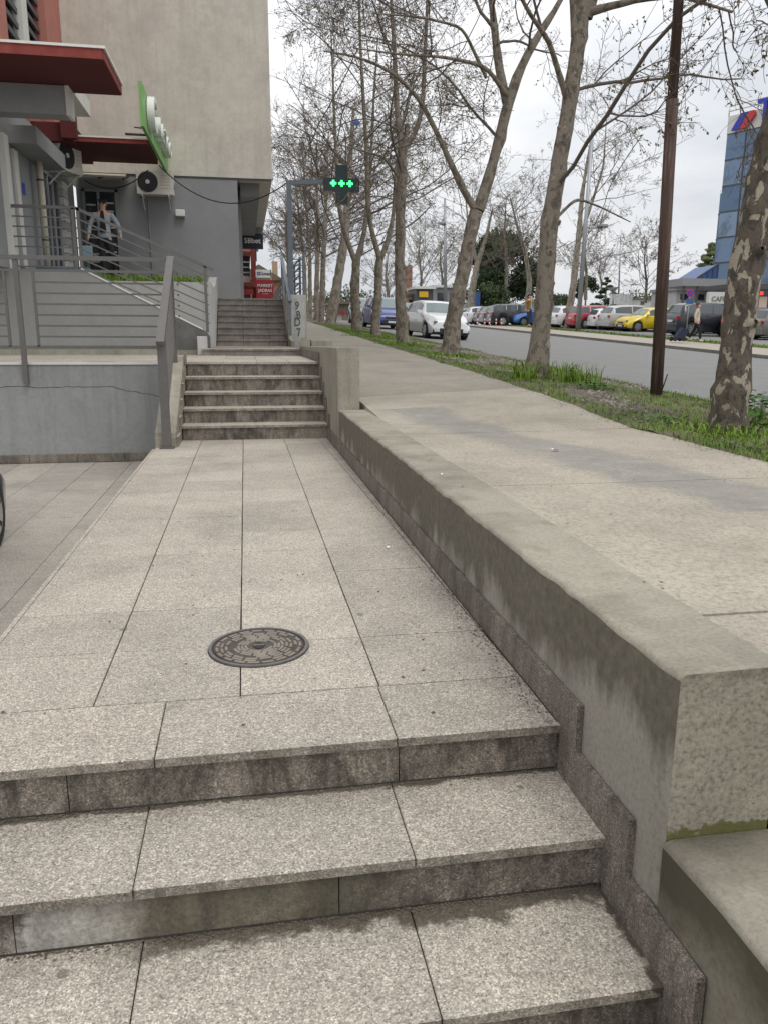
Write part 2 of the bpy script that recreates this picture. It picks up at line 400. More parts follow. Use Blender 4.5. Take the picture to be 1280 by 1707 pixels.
def boxv(x0, x1, y0, y1, z0, z1):
    return [(x0, y0, z0), (x1, y0, z0), (x1, y1, z0), (x0, y1, z0), (x0, y0, z1), (x1, y0, z1), (x1, y1, z1), (x0, y1, z1)]
def box(name, x0, x1, y0, y1, z0, z1, mat, parent=None, bev=0.):
    if not bev: return mesh_obj(name, boxv(x0, x1, y0, y1, z0, z1), BOXF, mat, parent)
    bm = bmesh.new(); vs = [bm.verts.new(v) for v in boxv(x0, x1, y0, y1, z0, z1)]
    for f in BOXF: bm.faces.new([vs[i] for i in f])
    bmesh.ops.bevel(bm, geom=bm.edges[:], offset=bev, segments=1 if bev < .01 else 3, affect='EDGES', profile=.6)
    me = bpy.data.meshes.new(name); bm.to_mesh(me); bm.free(); me.materials.append(MATS[mat])
    return link(bpy.data.objects.new(name, me), parent)
def boxes(name, lst, mat, parent=None):
    V = []; F = []
    for b in lst:
        k = len(V); V += boxv(*b); F += [tuple(i+k for i in f) for f in BOXF]
    return mesh_obj(name, V, F, mat, parent)
_tc = {}
def slab(name, x0, x1, y0, y1, z1, th, mat, parent, jit=.0012, bev=.0025):
    """one paving stone / tread: shares its mesh with stones of the same size"""
    w, d = round(x1-x0, 3), round(y1-y0, 3); key = (w, d, th, mat)
    if key not in _tc:
        bm = bmesh.new(); vs = [bm.verts.new(v) for v in boxv(-w/2, w/2, -d/2, d/2, -th, 0)]
        for f in BOXF: bm.faces.new([vs[i] for i in f])
        bmesh.ops.bevel(bm, geom=[e for e in bm.edges if all(v.co.z > -th/2 for v in e.verts)], offset=bev, segments=1, affect='EDGES')
        me = bpy.data.meshes.new(name); bm.to_mesh(me); bm.free(); me.materials.append(MATS[mat]); _tc[key] = me
    o = bpy.data.objects.new(name, _tc[key]); link(o, parent)
    o.location = ((x0+x1)/2, (y0+y1)/2, z1+random.uniform(-jit, jit))
    o.rotation_euler = (random.uniform(-.001, .001), random.uniform(-.001, .001), random.uniform(-.0015, .0015))
    return o
def bar(name, a, b, w, h, mat, parent=None, up=(0, 0, 1)):
    a = Vector(a); b = Vector(b); d = (b-a).normalized(); up = Vector(up)
    s = d.cross(up)
    if s.length < 1e-4: s = d.cross(Vector((0, 1, 0)))
    s.normalize(); u = s.cross(d)
    V = []
    for p in (a, b):
        for sx, sy in ((-1, -1), (1, -1), (1, 1), (-1, 1)): V.append(p + s*w/2*sx + u*h/2*sy)
    F = [(0, 3, 2, 1), (4, 5, 6, 7), (0, 1, 5, 4), (1, 2, 6, 5), (2, 3, 7, 6), (3, 0, 4, 7)]
    return mesh_obj(name, V, F, mat, parent)
def tube_arrays(P, Rr, sides, seed=0, jitter=0.):
    """P (B,N,3) R (B,N) -> verts, quads"""
    B, Np, _ = P.shape
    T = np.empty_like(P); T[:, 1:-1] = P[:, 2:]-P[:, :-2]; T[:, 0] = P[:, 1]-P[:, 0]; T[:, -1] = P[:, -1]-P[:, -2]
    T /= np.linalg.norm(T, axis=2, keepdims=True)+1e-9
    ref = np.zeros_like(T); m = np.abs(T[:, :1, 2]) > .75
    ref[..., 0] = np.where(m, 1., 0.); ref[..., 2] = np.where(m, 0., 1.)
    A = np.cross(T, ref); A /= np.linalg.norm(A, axis=2, keepdims=True)+1e-9
    Bv = np.cross(T, A)
    ang = np.arange(sides)*2*np.pi/sides
    c = np.cos(ang)[None, None, :, None]; s = np.sin(ang)[None, None, :, None]
    rad = Rr[:, :, None, None]
    V = P[:, :, None, :] + rad*(c*A[:, :, None, :] + s*Bv[:, :, None, :])
    idx = np.arange(B*Np*sides).reshape(B, Np, sides)
    nx = np.roll(idx, -1, axis=2)
    F = np.stack([idx[:, :-1], nx[:, :-1], nx[:, 1:], idx[:, 1:]], axis=-1).reshape(-1, 4)
    return V.reshape(-1, 3), F
class MA:
    def __init__(s): s.V = []; s.F = []; s.M = []; s.n = 0
    def add(s, V, F, m=0):
        s.V.append(np.asarray(V, float)); s.F.append(np.asarray(F)+s.n); s.M.append(np.full(len(F), m)); s.n += len(V)
    def build(s, name, mats, parent=None, smooth=True):
        V = np.concatenate(s.V); F = np.concatenate(s.F); Mi = np.concatenate(s.M); k = F.shape[1]
        me = bpy.data.meshes.new(name)
        me.vertices.add(len(V)); me.vertices.foreach_set('co', V.astype(np.float32).ravel())
        me.loops.add(len(F)*k); me.loops.foreach_set('vertex_index', F.astype(np.int32).ravel())
        me.polygons.add(len(F)); me.polygons.foreach_set('loop_start', np.arange(0, len(F)*k, k, dtype=np.int32))
        me.polygons.foreach_set('loop_total', np.full(len(F), k, dtype=np.int32))
        for m in mats: me.materials.append(MATS[m])
        me.polygons.foreach_set('material_index', Mi.astype(np.int32))
        me.polygons.foreach_set('use_smooth', np.full(len(F), smooth))
        me.update(calc_edges=True)
        return link(bpy.data.objects.new(name, me), parent)
def tube(name, pts, r, mat, parent=None, sides=10, caps=True):
    P = np.array([pts], float); Rr = np.array([r if hasattr(r, '__len__') else [r]*len(pts)], float)
    V, F = tube_arrays(P, Rr, sides); F = [tuple(q) for q in F]; n = len(pts)*sides
    if caps: F = F + [tuple(range(sides))[::-1], tuple(range(n-sides, n))]
    return mesh_obj(name, V, [tuple(int(i) for i in q) for q in F], mat, parent, smooth=True)
def disc(name, c, axis, r, th, mat, parent=None, n=24):
    a = Vector(axis).normalized()*th/2; c = Vector(c)
    o = tube(name, [tuple(c-a), tuple(c+a)], r, mat, parent, n)
    o.data.polygons.foreach_set('use_smooth', [False]*len(o.data.polygons)); return o
def prism(name, poly, axis, a, b, mat, parent=None, mats=None, fm=None):
    """poly of 2-D points extruded along axis ('x': pts are (y,z); 'y': (x,z); 'z': (x,y))"""
    def mk(p, t):
        return {'x': (t, p[0], p[1]), 'y': (p[0], t, p[1]), 'z': (p[0], p[1], t)}[axis]
    n = len(poly); V = [mk(p, a) for p in poly]+[mk(p, b) for p in poly]
    F = [tuple(range(n)), tuple(range(2*n-1, n-1, -1))]+[(i, i+n, (i+1) % n+n, (i+1) % n) for i in range(n)]
    o = mesh_obj(name, V, F, mat, parent, mats=mats, fm=fm)
    bm = bmesh.new(); bm.from_mesh(o.data); bmesh.ops.recalc_face_normals(bm, faces=bm.faces); bm.to_mesh(o.data); bm.free()
    return o
def text(name, s, loc, size, mat, parent=None, rot=(90, 0, 0), ext=.01, align='CENTER', mtx=None, sx=1.):
    c = bpy.data.curves.new(name, 'FONT'); c.body = s; c.size = size; c.extrude = ext; c.align_x = align; c.align_y = 'CENTER'
    c.offset = size*.014; c.resolution_u = 3
    o = bpy.data.objects.new(name, c); link(o, parent)
    if parent is not None: o.matrix_parent_inverse = Matrix.Translation(-parent.location) if parent.get('_w') else Matrix.Identity(4)
    c.materials.append(MATS[mat]); o.location = loc; o.rotation_euler = [R_(a) for a in rot]; o.scale = (sx, 1, 1)
    dg = bpy.context.evaluated_depsgraph_get(); dg.update()
    me = bpy.data.meshes.new_from_object(o.evaluated_get(dg)); me.name = name
    o2 = bpy.data.objects.new(name, me); bpy.data.objects.remove(o); link(o2, parent); me.materials.clear(); me.materials.append(MATS[mat]); o = o2
    o.location = loc; o.rotation_euler = [R_(a) for a in rot]; o.scale = (sx, 1, 1)
    if mtx is not None: o.matrix_basis = mtx
    return o
def structure(o): o['kind'] = 'structure'; return o

# ------------------------------------------------------------------ terrain
_ys = [-50, 5, 6.5, 7.9, 11, 15, 18.6, 27.8, 55, 62, 70, 90, 400]
_zs = [.43, .43, .455, .56, .70, .86, 1.0, 1.385, 2.50, 2.74, 2.9, 3.0, 3.0]
def Gout(y): return float(np.interp(y, _ys, _zs))
def along(y): return .04*y if y < 55 else .04*(55+12*(1-math.exp(-(y-55)/12)))
def Groad(x, y): return along(y)+.10-.47*(x-5.6)/11.1
def G(x, y):
    if x <= 3.27:
        c = float(np.interp(y, [5, 7.9, 10, 13], [0, .10, .10, 0]))
        return max(Gout(y)-c*(3.27-x)/2, .43)
    if x <= 5.6:
        k = (x-3.27)/2.33; return Gout(y)*(1-k)+(Groad(5.6, y)+.02)*k
    if x <= 16.7: return Groad(x, y)
    return Groad(16.7, y)+.12+.012*min(x-16.7, 12)*0
def on_ground(u, v):
    r = ray(u, v); lo, hi = 3., 400.; t = lo; prev = None
    while t < 300:
        p = CC+r*t/r[1]
        if p[2] < G(p[0], p[1]): return p
        t += .05
    return CC+r*80/r[1]
def sheet(name, xs, ys, fn, mat, dz=0., kind='structure'):
    V = [(x, y, fn(x, y)+dz) for y in ys for x in xs]; n = len(xs)
    F = [(j*n+i, j*n+i+1, (j+1)*n+i+1, (j+1)*n+i) for j in range(len(ys)-1) for i in range(n-1)]
    o = mesh_obj(name, V, F, mat, smooth=True)
    if kind: o['kind'] = kind
    return o
YS = [-30, -10, 0, 3, 5, 6.5, 7.9, 9, 10, 11, 13, 15, 17, 18.6, 21, 24, 27.8, 33, 40, 48, 55, 58, 62, 66, 70, 80, 90, 120, 200, 400]
def Gbase(x, y):
    if x < 1.15: return -1.6
    if x < 5.7: return -1.2 if y < 1.6 and x < 1.9 else min(G(x, y), G(x, y+.5), G(x, y-.5))-.25
    return G(x, y)-.16
sheet('ground', [-400, -60, -12, -4, 1.10, 1.149, 1.16, 1.9, 2.5, 3.27, 4.4, 5.55, 5.75, 9, 13, 16.65, 16.75, 22, 40, 90, 400], YS, Gbase, 'soil')
road = sheet('road', [5.6, 8, 11, 14, 16.55], [y for y in YS if y >= -30], Groad, 'asphalt', 0)
# far kerb, built stone by stone
kt = structure(bpy.data.objects.new('kerb', None)); COL.objects.link(kt); kt['_w'] = 1
y = 12.0
while y < 75:
    z = Groad(16.7, y); z1 = Groad(16.7, y+.98)
    V = [(16.55, y, z-.1), (16.7, y, z-.1), (16.7, y+.98, z1-.1), (16.55, y+.98, z1-.1), (16.56, y, z+.12), (16.7, y, z+.12), (16.7, y+.98, z1+.12), (16.56, y+.98, z1+.12)]
    mesh_obj('kerb_stone', V, BOXF, 'kerb_concrete', kt)
    y += 1.0
sheet('far_pavement', [16.7, 18, 19.6], YS, lambda x, y: Groad(16.7, y)+.115, 'far_paving')
sheet('far_verge', [19.6, 20.8], YS, lambda x, y: Groad(16.7, y)+.12, 'soil', .004)
sheet('car_park', [20.8, 30, 45, 120], YS, lambda x, y: Groad(16.7, y)+.12, 'asphalt', .004)
G0 = G

# ------------------------------------------------------------------ verge with grass
sheet('verge', list(np.linspace(3.27, 5.62, 9)), [1, 3, 4.2]+list(np.arange(4.5, 40, .35))+[42, 46, 52, 60, 75],
      lambda x, y: G(x, y)-.01+.03*mnoise.noise(Vector((x*2.3, y*2.3, 0)))+.015*mnoise.noise(Vector((x*7, y*7, 3))), 'soil')
# edging of the road
def blades(n, xy, hmin, hmax, wid, lean, zfn, hp=1.6):
    """n grass blades as bent 2-quad strips"""
    x, y = xy; z = np.array([zfn(a, b) for a, b in zip(x, y)])
    h = hmin+(hmax-hmin)*rng.random(n)**hp; a = rng.uniform(0, 2*np.pi, n); ln = h*rng.uniform(.1, 1, n)*lean
    w = wid*rng.uniform(.6, 1.3, n); b = a+rng.uniform(.8, 2.3, n)
    p0 = np.stack([x, y, z-.01], 1); ax = np.stack([np.cos(a), np.sin(a), 0*a], 1); sx = np.stack([np.cos(b), np.sin(b), 0*a], 1)
    up = np.array([0, 0, 1.])
    V = np.empty((n, 6, 3))
    V[:, 0] = p0-sx*w[:, None]/2; V[:, 1] = p0+sx*w[:, None]/2
    pm = p0+ax*(ln*.35)[:, None]+up*(h*.6)[:, None]
    V[:, 2] = pm-sx*w[:, None]*.4; V[:, 3] = pm+sx*w[:, None]*.4
    pt = p0+ax*ln[:, None]+up*(h*(1-.25*lean))[:, None]
    V[:, 4] = pt-sx*w[:, None]*.08; V[:, 5] = pt+sx*w[:, None]*.08
    k = np.arange(n)[:, None]*6
    F = np.concatenate([k+np.array([[0, 1, 3, 2]]), k+np.array([[2, 3, 5, 4]])])
    return V.reshape(-1, 3), F
def grass_density(x, y):
    v = mnoise.noise(Vector((x*.9, y*.55, 1.7)))*.9+mnoise.noise(Vector((x*3, y*3, 5)))*.35
    k = (x-3.27)/2.3
    edge = max(0, .55-abs(k-.08)*3)+max(0, .25-abs(k-.95)*2)
    return v*1.15+edge+.13
X = []; Y = []
while len(X) < 72000:
    y = 3.5+36*random.random()**1.7; x = random.uniform(3.20, 5.6)
    if mnoise.noise(Vector((x*4, y*4, 9)))*.04+3.25 > x: continue
    if grass_density(x, y)+random.uniform(-.12, .12) > 0: X.append(x); Y.append(y)
X = np.array(X); Y = np.array(Y)
ga = MA(); fx = rng.uniform(19.65, 20.75, 9000); fy = rng.uniform(20, 62, 9000); V, F = blades(9000, (fx, fy), .04, .16, .035, 1.2, lambda a, b: G(a, b)); ga.add(V, F, 0)
V, F = blades(len(X), (X, Y), .015, .085, .006, 1.2, lambda a, b: G(a, b)-.01); 
ga.add(V, F, 0)
go = ga.build('grass', ['grass']); meta(go, 'short patchy green grass on the verges along both sides of the road', 'grass', kind='stuff')
# pebbles and litter on bare soil
ga = MA()
n = 5200; px = rng.uniform(3.35, 5.55, n); py = 3.6+22*rng.random(n)**1.6
keep = np.array([grass_density(a, b) < .06 for a, b in zip(px, py)]); px = px[keep]; py = py[keep]; n = len(px)
s = rng.uniform(.006, .022, n)
cube = np.array([[-1, -1, -.4], [1, -1, -.4], [1, 1, -.4], [-1, 1, -.4], [-.7, -.6, .7], [.6, -.7, .6], [.7, .6, .7], [-.6, .7, .5]])
V = cube[None]*s[:, None, None]*rng.uniform(.6, 1.3, (n, 8, 1)); a = rng.uniform(0, 6.28, n)
ca, sa = np.cos(a)[:, None], np.sin(a)[:, None]
V = np.stack([V[..., 0]*ca-V[..., 1]*sa, V[..., 0]*sa+V[..., 1]*ca, V[..., 2]], -1)
V += np.stack([px, py, [G(p_, q_) for p_, q_ in zip(px, py)]], 1)[:, None]
F = (np.array([list(q) for q in BOXF])[None]+np.arange(n)[:, None, None]*8).reshape(-1, 4)
ga.add(V.reshape(-1, 3), F); o = ga.build('pebbles', ['gravel'], smooth=False)
meta(o, 'grey gravel and pebbles on the bare soil of the verge', 'gravel', kind='stuff')

def tuft(name, label, cx0, cy0, n, rad, hmin, hmax, wid=.012, lean=.8, mat='grass', group=None, cat='grass tuft', zf=None):
    a = rng.uniform(0, 6.28, n); r = rad*rng.random(n)**.85*rng.uniform(.7, 1.25, n)
    ga = MA(); V, F = blades(n, (cx0+np.cos(a)*r, cy0+np.sin(a)*r), hmin, hmax, wid, lean, zf or (lambda p, q: G(p, q)-.01))
    ga.add(V, F); o = ga.build(name, [mat]); return meta(o, label, cat, group, kind='stuff')
def leafy(name, label, cx0, cy0, n, rad, h, leaf, mat='weed_leaf', group=None, base=None):
    V = []; F = []
    b0 = base if base is not None else G(cx0, cy0)
    for i in range(n):
        a = random.uniform(0, 6.28); r = rad*math.sqrt(random.random()); z = b0+h*random.random()**.6*(1-.5*(r/rad)**2)
        c = Vector((cx0+r*math.cos(a), cy0+r*math.sin(a), z)); d = Vector((math.cos(a+random.uniform(-1, 1)), math.sin(a+random.uniform(-1, 1)), random.uniform(-.5, .35))).normalized()
        s_ = d.cross(Vector((0, 0, 1))).normalized(); L = leaf*random.uniform(.6, 1.2); k = len(V)
        V += [c, c+d*L*.5+s_*L*.38, c+d*L, c+d*L*.5-s_*L*.38]; F.append((k, k+1, k+2, k+3))
    for i in range(max(3, n//14)):
        a = random.uniform(0, 6.28); r = rad*.7*random.random(); k = len(V)
        p1 = Vector((cx0+r*math.cos(a), cy0+r*math.sin(a), b0+h*.8)); p0 = Vector((cx0+r*.3*math.cos(a), cy0+r*.3*math.sin(a), b0-.02)); s_ = Vector((.004, .002, 0))
        V += [p0-s_, p0+s_, p1+s_, p1-s_]; F.append((k, k+1, k+2, k+3))
    o = mesh_obj(name, V, F, mat); return meta(o, label, 'weed', group, kind='stuff' if leaf < .06 else None)

# ------------------------------------------------------------------ sidewalk
sw = structure(bpy.data.objects.new('sidewalk', None)); COL.objects.link(sw); sw['_w'] = 1
def sw_slab(x0, x1, y0, y1, mat, zoff=0.):
    nx_ = 6; ny = max(2, int((y1-y0)/.35))
    xs = np.linspace(x0, x1, nx_); ys = np.linspace(y0, y1, ny); V = []; F = []
    wob = lambda x, y: G(x, y)+zoff+.004*mnoise.noise(Vector((x*1.7, y*1.7, 0)))
    for j, y in enumerate(ys):
        for i, x in enumerate(xs):
            e = .010 if (j in (0, ny-1)) else 0
            xx = x
            if i == nx_-1 and x1 > 3: xx = x+.035*mnoise.noise(Vector((0, y*2.1, 4)))+.02*mnoise.noise(Vector((0, y*8, 4)))
            V.append((xx, y, wob(xx, y)-e))
    for j in range(ny-1):
        for i in range(nx_-1): F.append((j*nx_+i, j*nx_+i+1, (j+1)*nx_+i+1, (j+1)*nx_+i))
    k = len(V); rim = [j*nx_ for j in range(ny)][::-1]+[i for i in range(1, nx_)]+[j*nx_+nx_-1 for j in range(1, ny)]+[(ny-1)*nx_+i for i in range(nx_-2, 0, -1)]
    for r in rim: V.append((V[r][0], V[r][1], V[r][2]-.12))
    m_ = len(rim)
    for q in range(m_): F.append((rim[q], k+q, k+(q+1) % m_, rim[(q+1) % m_]))
    return mesh_obj('concrete_slab', V, F, mat, sw, smooth=False)
jy = [-2.0, 1.93, 3.93, 6.23, 9.1]
sw_slab(1.2495, 3.27, 1.56, 1.922, 'sidewalk_concrete', -.004)
sw_slab(1.2495, 3.27, 1.93, 3.925, 'sidewalk_concrete')
sw_slab(1.2495, 3.27, 3.935, 6.225, 'sidewalk_concrete')
sw_slab(1.2495, 3.27, 6.235, 9.095, 'sidewalk_concrete')
for a, b_ in ((9.105, 13.1), (13.11, 18.2), (18.21, 24), (24.01, 30), (30.01, 37), (37.01, 46), (46.01, 60)):
    sw_slab(1.2495 if a < 18 else 1.42, 3.27, a, b_, 'sidewalk_old')
# lower step of the sidewalk next to the near wall end
box('lower_sidewalk', 1.283, 3.3, -1.2, 1.545, -.3, -.01, 'sidewalk_concrete')['kind'] = 'structure'
box('sidewalk_step_riser', 1.283, 3.3, 1.548, 1.558, -.3, .40, 'wall_pale')['kind'] = 'structure'

# ------------------------------------------------------------------ lower path, near stairs
path = structure(bpy.data.objects.new('paved_path', None)); COL.objects.link(path); path['_w'] = 1
box('path_bed', -1.0, .962, 2.2, 9.4, -.75, -.034, 'joint_dirt', path)
J = .0027
cols = [-1.0, -.535, -.055, .425]
rows = [2.49+.4585*i for i in range(16)]
def skewR(y): return .945-(y-2.49)*.0165
MH = (.015, 2.905)
def path_tile(x0, x1a, x1b, y0, y1):
    z = random.uniform(-.0010, .0010)
    q = lambda: random.uniform(-.0012, .0010)
    c4 = [(x0+J+q(), y0+J+q()), (x1a-J-q(), y0+J+q()), (x1b-J-q(), y1-J-q()), (x0+J+q(), y1-J-q())]
    V = [(a, b, -.03) for a, b in c4]+[(a, b, z+random.uniform(-.0006, .0006)) for a, b in c4]
    bm = bmesh.new(); vs = [bm.verts.new(v) for v in V]
    for f in BOXF: bm.faces.new([vs[i] for i in f])
    bmesh.ops.bevel(bm, geom=[e for e in bm.edges if all(v.co.z > -.01 for v in e.verts)], offset=.0018, segments=1, affect='EDGES')
    me = bpy.data.meshes.new('paving_tile'); bm.to_mesh(me); bm.free(); me.materials.append(MATS['granite_paving'])
    return link(bpy.data.objects.new('paving_tile', me), path)
yend = 9.35
for r in range(15):
    y0 = rows[r]; y1 = min(rows[r+1], yend)
    if y0 >= yend: break
    for c in range(3): path_tile(cols[c], cols[c+1], cols[c+1], y0, y1)
    path_tile(.425, skewR(y0), skewR(y1), y0, y1)
    # narrow cut strip against the wall
    V = [(skewR(y0)+J, y0+J, -.03), (.962, y0+J, -.03), (.962, y1-J, -.03), (skewR(y1)+J, y1-J, -.03)]
    V += [(a, b_, -.0005) for a, b_, _ in V]
    if r: mesh_obj('cut_tile', V, BOXF, 'granite_paving', path)
# kerb side face of the path (left edge)
box('path_edge_stone', -1.022, -1.001, 2.14, 8.62, -.75, -.001, 'granite_paving', path)

stairs = structure(bpy.data.objects.new('near_stairs', None)); COL.objects.link(stairs); stairs['_w'] = 1
# nosings: y, z, joints
st = [(2.12, 0., 2.486, [-.30, .42]), (1.775, -.165, 2.15, [-.325, .405]), (1.43, -.33, 1.80, [-.31, .395]), (1.075, -.495, 1.455, [-.3, .39])]
for k, (yn, z, yb, js) in enumerate(st):
    xs = [-1.02]+js+[.957]
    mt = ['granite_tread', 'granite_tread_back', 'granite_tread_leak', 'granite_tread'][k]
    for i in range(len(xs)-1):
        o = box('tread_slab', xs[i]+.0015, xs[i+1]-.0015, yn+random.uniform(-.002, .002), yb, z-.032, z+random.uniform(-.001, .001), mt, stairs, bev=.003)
    rj = [[-.55, .43], [-.62, .2], [-.35, .42], [-.3, .4]][k]
    rx = [-1.02]+rj+[.957]
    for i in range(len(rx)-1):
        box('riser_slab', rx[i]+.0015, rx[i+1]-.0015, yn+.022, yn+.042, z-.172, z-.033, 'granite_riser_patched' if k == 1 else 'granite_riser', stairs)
    box('stair_core', -1.01, .955, yn+.043, 2.2+.0*k, z-.75, z-.034, 'joint_dirt', stairs) if k else None
box('stair_core', -1.01, .955, 2.165, 2.199, -.9, -.034, 'joint_dirt', stairs)
# ------------------------------------------------------------------ wall between path and sidewalk
wall = meta(thing('low_wall', 'low stained concrete wall between the granite path and the raised sidewalk', 'wall', (1.09, 5, 0)))
def beam(name, x0, x1, y0, y1, z0, z1, mats3, parent, xfn=None, seg=.22, rough=.006, bev=.018, zfn=None, bin_=None):
    bi = bev if bin_ is None else bin_
    """long cast concrete block with soft worn edges; mats3 = side, top, end"""
    ny = max(2, int((y1-y0)/seg)+1); ys = np.linspace(y0, y1, ny)
    prof = [(x0, z0), (x0, (z0+z1)*.5), (x0, z1-bev), (x0+bev*.35, z1-bev*.3), (x0+bev, z1), ((x0+x1)/2, z1), (x1-bi, z1), (x1-bi*.3, z1-bi*.35), (x1, z1-bi), (x1, z0)]
    V = []; F = []; fm = []
    n = len(prof)
    for j, y in enumerate(ys):
        for i, (x, z) in enumerate(prof):
            e = mnoise.noise(Vector((x*3, y*2.2, z*3)))*rough
            e2 = mnoise.noise(Vector((y*9, z*9, x)))*rough*.8 if 1 < i < 8 else 0
            dx = (e*.6 if i < 3 else 0)+(xfn(y) if xfn and i < 5 else 0)
            dz = (zfn(y) if zfn and i > 1 and i < 9 else 0)
            if i in (3, 4) and rough > .005 and j not in (0, ny-1):
                c_ = mnoise.noise(Vector((3, y*13, 7)))+.5*mnoise.noise(Vector((8, y*31, 2)))
                if c_ > .42: dz -= .016*(c_-.42)/.3*(1. if i == 3 else .45); dx += .012 if i == 3 else .004
            V.append((x+dx+(e2 if i in (2, 3) else 0), y, z+(e+e2 if 1 < i < 9 else 0)+dz))
    for j in range(ny-1):
        for i in range(n-1):
            F.append((j*n+i, (j+1)*n+i, (j+1)*n+i+1, j*n+i+1)); fm.append(0 if i < 2 or i > 7 else 1)
    F.append(tuple(range(n))); fm.append(2); F.append(tuple(range(ny*n-1, (ny-1)*n-1, -1))); fm.append(2)
    o = mesh_obj(name, V, F, None, parent, mats=mats3, fm=fm)
    bm = bmesh.new(); bm.from_mesh(o.data); bmesh.ops.recalc_face_normals(bm, faces=bm.faces); bm.to_mesh(o.data); bm.free()
    for p in o.data.polygons: p.use_smooth = p.material_index != 2
    return o
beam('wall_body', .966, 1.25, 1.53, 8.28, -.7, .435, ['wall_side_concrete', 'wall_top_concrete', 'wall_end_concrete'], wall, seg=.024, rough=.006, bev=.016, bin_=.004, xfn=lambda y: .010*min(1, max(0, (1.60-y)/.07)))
lw = thing('lower_wall', 'lower concrete wall section stepping down beside the near stairs', 'wall', (1.1, .5, 0))
beam('wall_body', .970, 1.284, -1.5, 1.527, -1.2, .0, ['wall_low_side', 'wall_top_concrete', 'wall_end_concrete'], lw, rough=.008)
# granite skirting: stepped plates
sk = thing('granite_skirting', 'stepped dark granite skirting along the foot of the low wall', 'skirting', (.95, 3, 0))
y = 2.02; plates = []
yy = [2.005, 3.05, 4.1, 5.2, 6.3, 7.4, 8.5, 9.36]
for a, b_ in zip(yy[:-1], yy[1:]):
    box('skirting_plate', .944, .9635, a+.0015, b_-.0015, -.033, .122, 'granite_skirting', sk, bev=.002)
for k, (ya, yb, z) in enumerate(((1.655, 2.12, -.165), (1.31, 1.775, -.33), (.96, 1.43, -.495), (.5, 1.08, -.66))):
    prism('skirting_plate', [(ya, z+.135), (yb-.1215, z+.135), (yb-.1215, z+.287), (yb-.113, z+.287), (yb, z+.13), (yb, z-.03), (ya, z-.19)], 'x', .9445+.0007*(k % 2), .9635 if k == 0 else .966, 'granite_skirting', sk)

# cast iron cover
mh = thing('manhole_cover', 'round cast iron access cover with concentric brick pattern set in the granite path', 'manhole cover', (MH[0], MH[1], 0), local=True); mh.scale = (.93, .93, 1)
def ring(name, r0, r1, z0, z1, mat, parent, n=64, a0=0, a1=6.28318):
    full = abs(a1-a0-6.28318) < .01; m_ = n if full else n+1
    V = []
    for i in range(m_):
        a = a0+(a1-a0)*i/n
        for r, z in ((r0, z0), (r1, z0), (r1, z1), (r0, z1)): V.append((r*math.cos(a), r*math.sin(a), z))
    F = []
    for i in range(n):
        j = (i+1) % m_
        for q in range(4): F.append((i*4+q, j*4+q, j*4+(q+1) % 4, i*4+(q+1) % 4))
    if not full: F += [(0, 1, 2, 3), tuple(n*4+q for q in (3, 2, 1, 0))]
    return mesh_obj(name, V, F, mat, parent)
disc('cover_bed', (0, 0, .000), (0, 0, 1), .212, .006, 'cast_iron_dark', mh, 64)
ring('frame_ring', .196, .209, .003, .009, 'cast_iron_frame', mh)
disc('lid', (0, 0, .0035), (0, 0, 1), .186, .006, 'cast_iron_lid', mh, 64)
V = []; F = []
for i, r in enumerate((.174, .155, .136, .118, .101, .085, .070, .055)):
    nb = max(5, int(r*6.28/.055)); off = random.random()
    for k in range(nb):
        if random.random() < .12: continue
        a0 = (k+off)*6.283/nb+.05; a1 = (k+1+off)*6.283/nb-.02
        m_ = 5; b0 = len(V)
        for q in range(m_+1):
            a = a0+(a1-a0)*q/m_
            for rr, z in ((r-.0065, .0072), (r-.005, .0092), (r+.005, .0092), (r+.0065, .0072)): V.append((rr*math.cos(a), rr*math.sin(a), z))
        for q in range(m_):
            for w in range(3): F.append((b0+q*4+w, b0+q*4+4+w, b0+q*4+5+w, b0+q*4+1+w))
o = mesh_obj('raised_blocks', V, F, 'cast_iron', mh); o['kind'] = 'stuff'
mesh_obj('grip_hole', [(.0, -.042, .0098), (.02, -.02, .0098), (.026, .006, .0098), (.0, .038, .0098), (-.026, .006, .0098), (-.02, -.02, .0098)], [(0, 1, 2, 3, 4, 5)], 'black_plastic', mh)
bar('grip_bar', (-.022, 0, .0105), (.022, 0, .0105), .006, .004, 'cast_iron', mh)

# grit, leaf crumbs and dirt gathered at the foot of the wall and of the risers
def grit(name, label, n, fn, s0, s1, mat):
    P = np.array([fn() for _ in range(n)]); s_ = rng.uniform(s0, s1, n); a = rng.uniform(0, 6.28, n)
    q = np.array([[-1, -.5, 0], [.6, -.9, .15], [1, .5, .05], [-.4, .8, .3]])
    V = q[None]*s_[:, None, None]; ca, sa = np.cos(a)[:, None], np.sin(a)[:, None]
    V = np.stack([V[..., 0]*ca-V[..., 1]*sa, V[..., 0]*sa+V[..., 1]*ca, V[..., 2]+.0022], -1)+P[:, None]
    g = MA(); g.add(V.reshape(-1, 3), np.arange(n*4).reshape(-1, 4)); return meta(g.build(name, [mat], smooth=False), label, 'debris', kind='stuff')
def gp1():
    y = random.uniform(2.2, 9.2); return (.94-abs(random.gauss(0, .035)), y, 0)
def gp2(): return (random.uniform(-1, .93), random.uniform(2.2, 9.2), 0)
def gp3():
    k = random.choice((0, 1)); return (random.uniform(-1, .93), (2.138, 1.793)[k]-abs(random.gauss(0, .012)), (-.165, -.33)[k])
def gp4(): return (random.uniform(1.02, 3.2), random.uniform(1.7, 9), .434)
grit('wall_foot_grit', 'dark grit and leaf crumbs gathered along the foot of the low wall', 1500, gp1, .0015, .005, 'soil')
grit('path_crumbs', 'small scattered leaf crumbs on the granite path', 160, gp2, .003, .008, 'bud_brown')
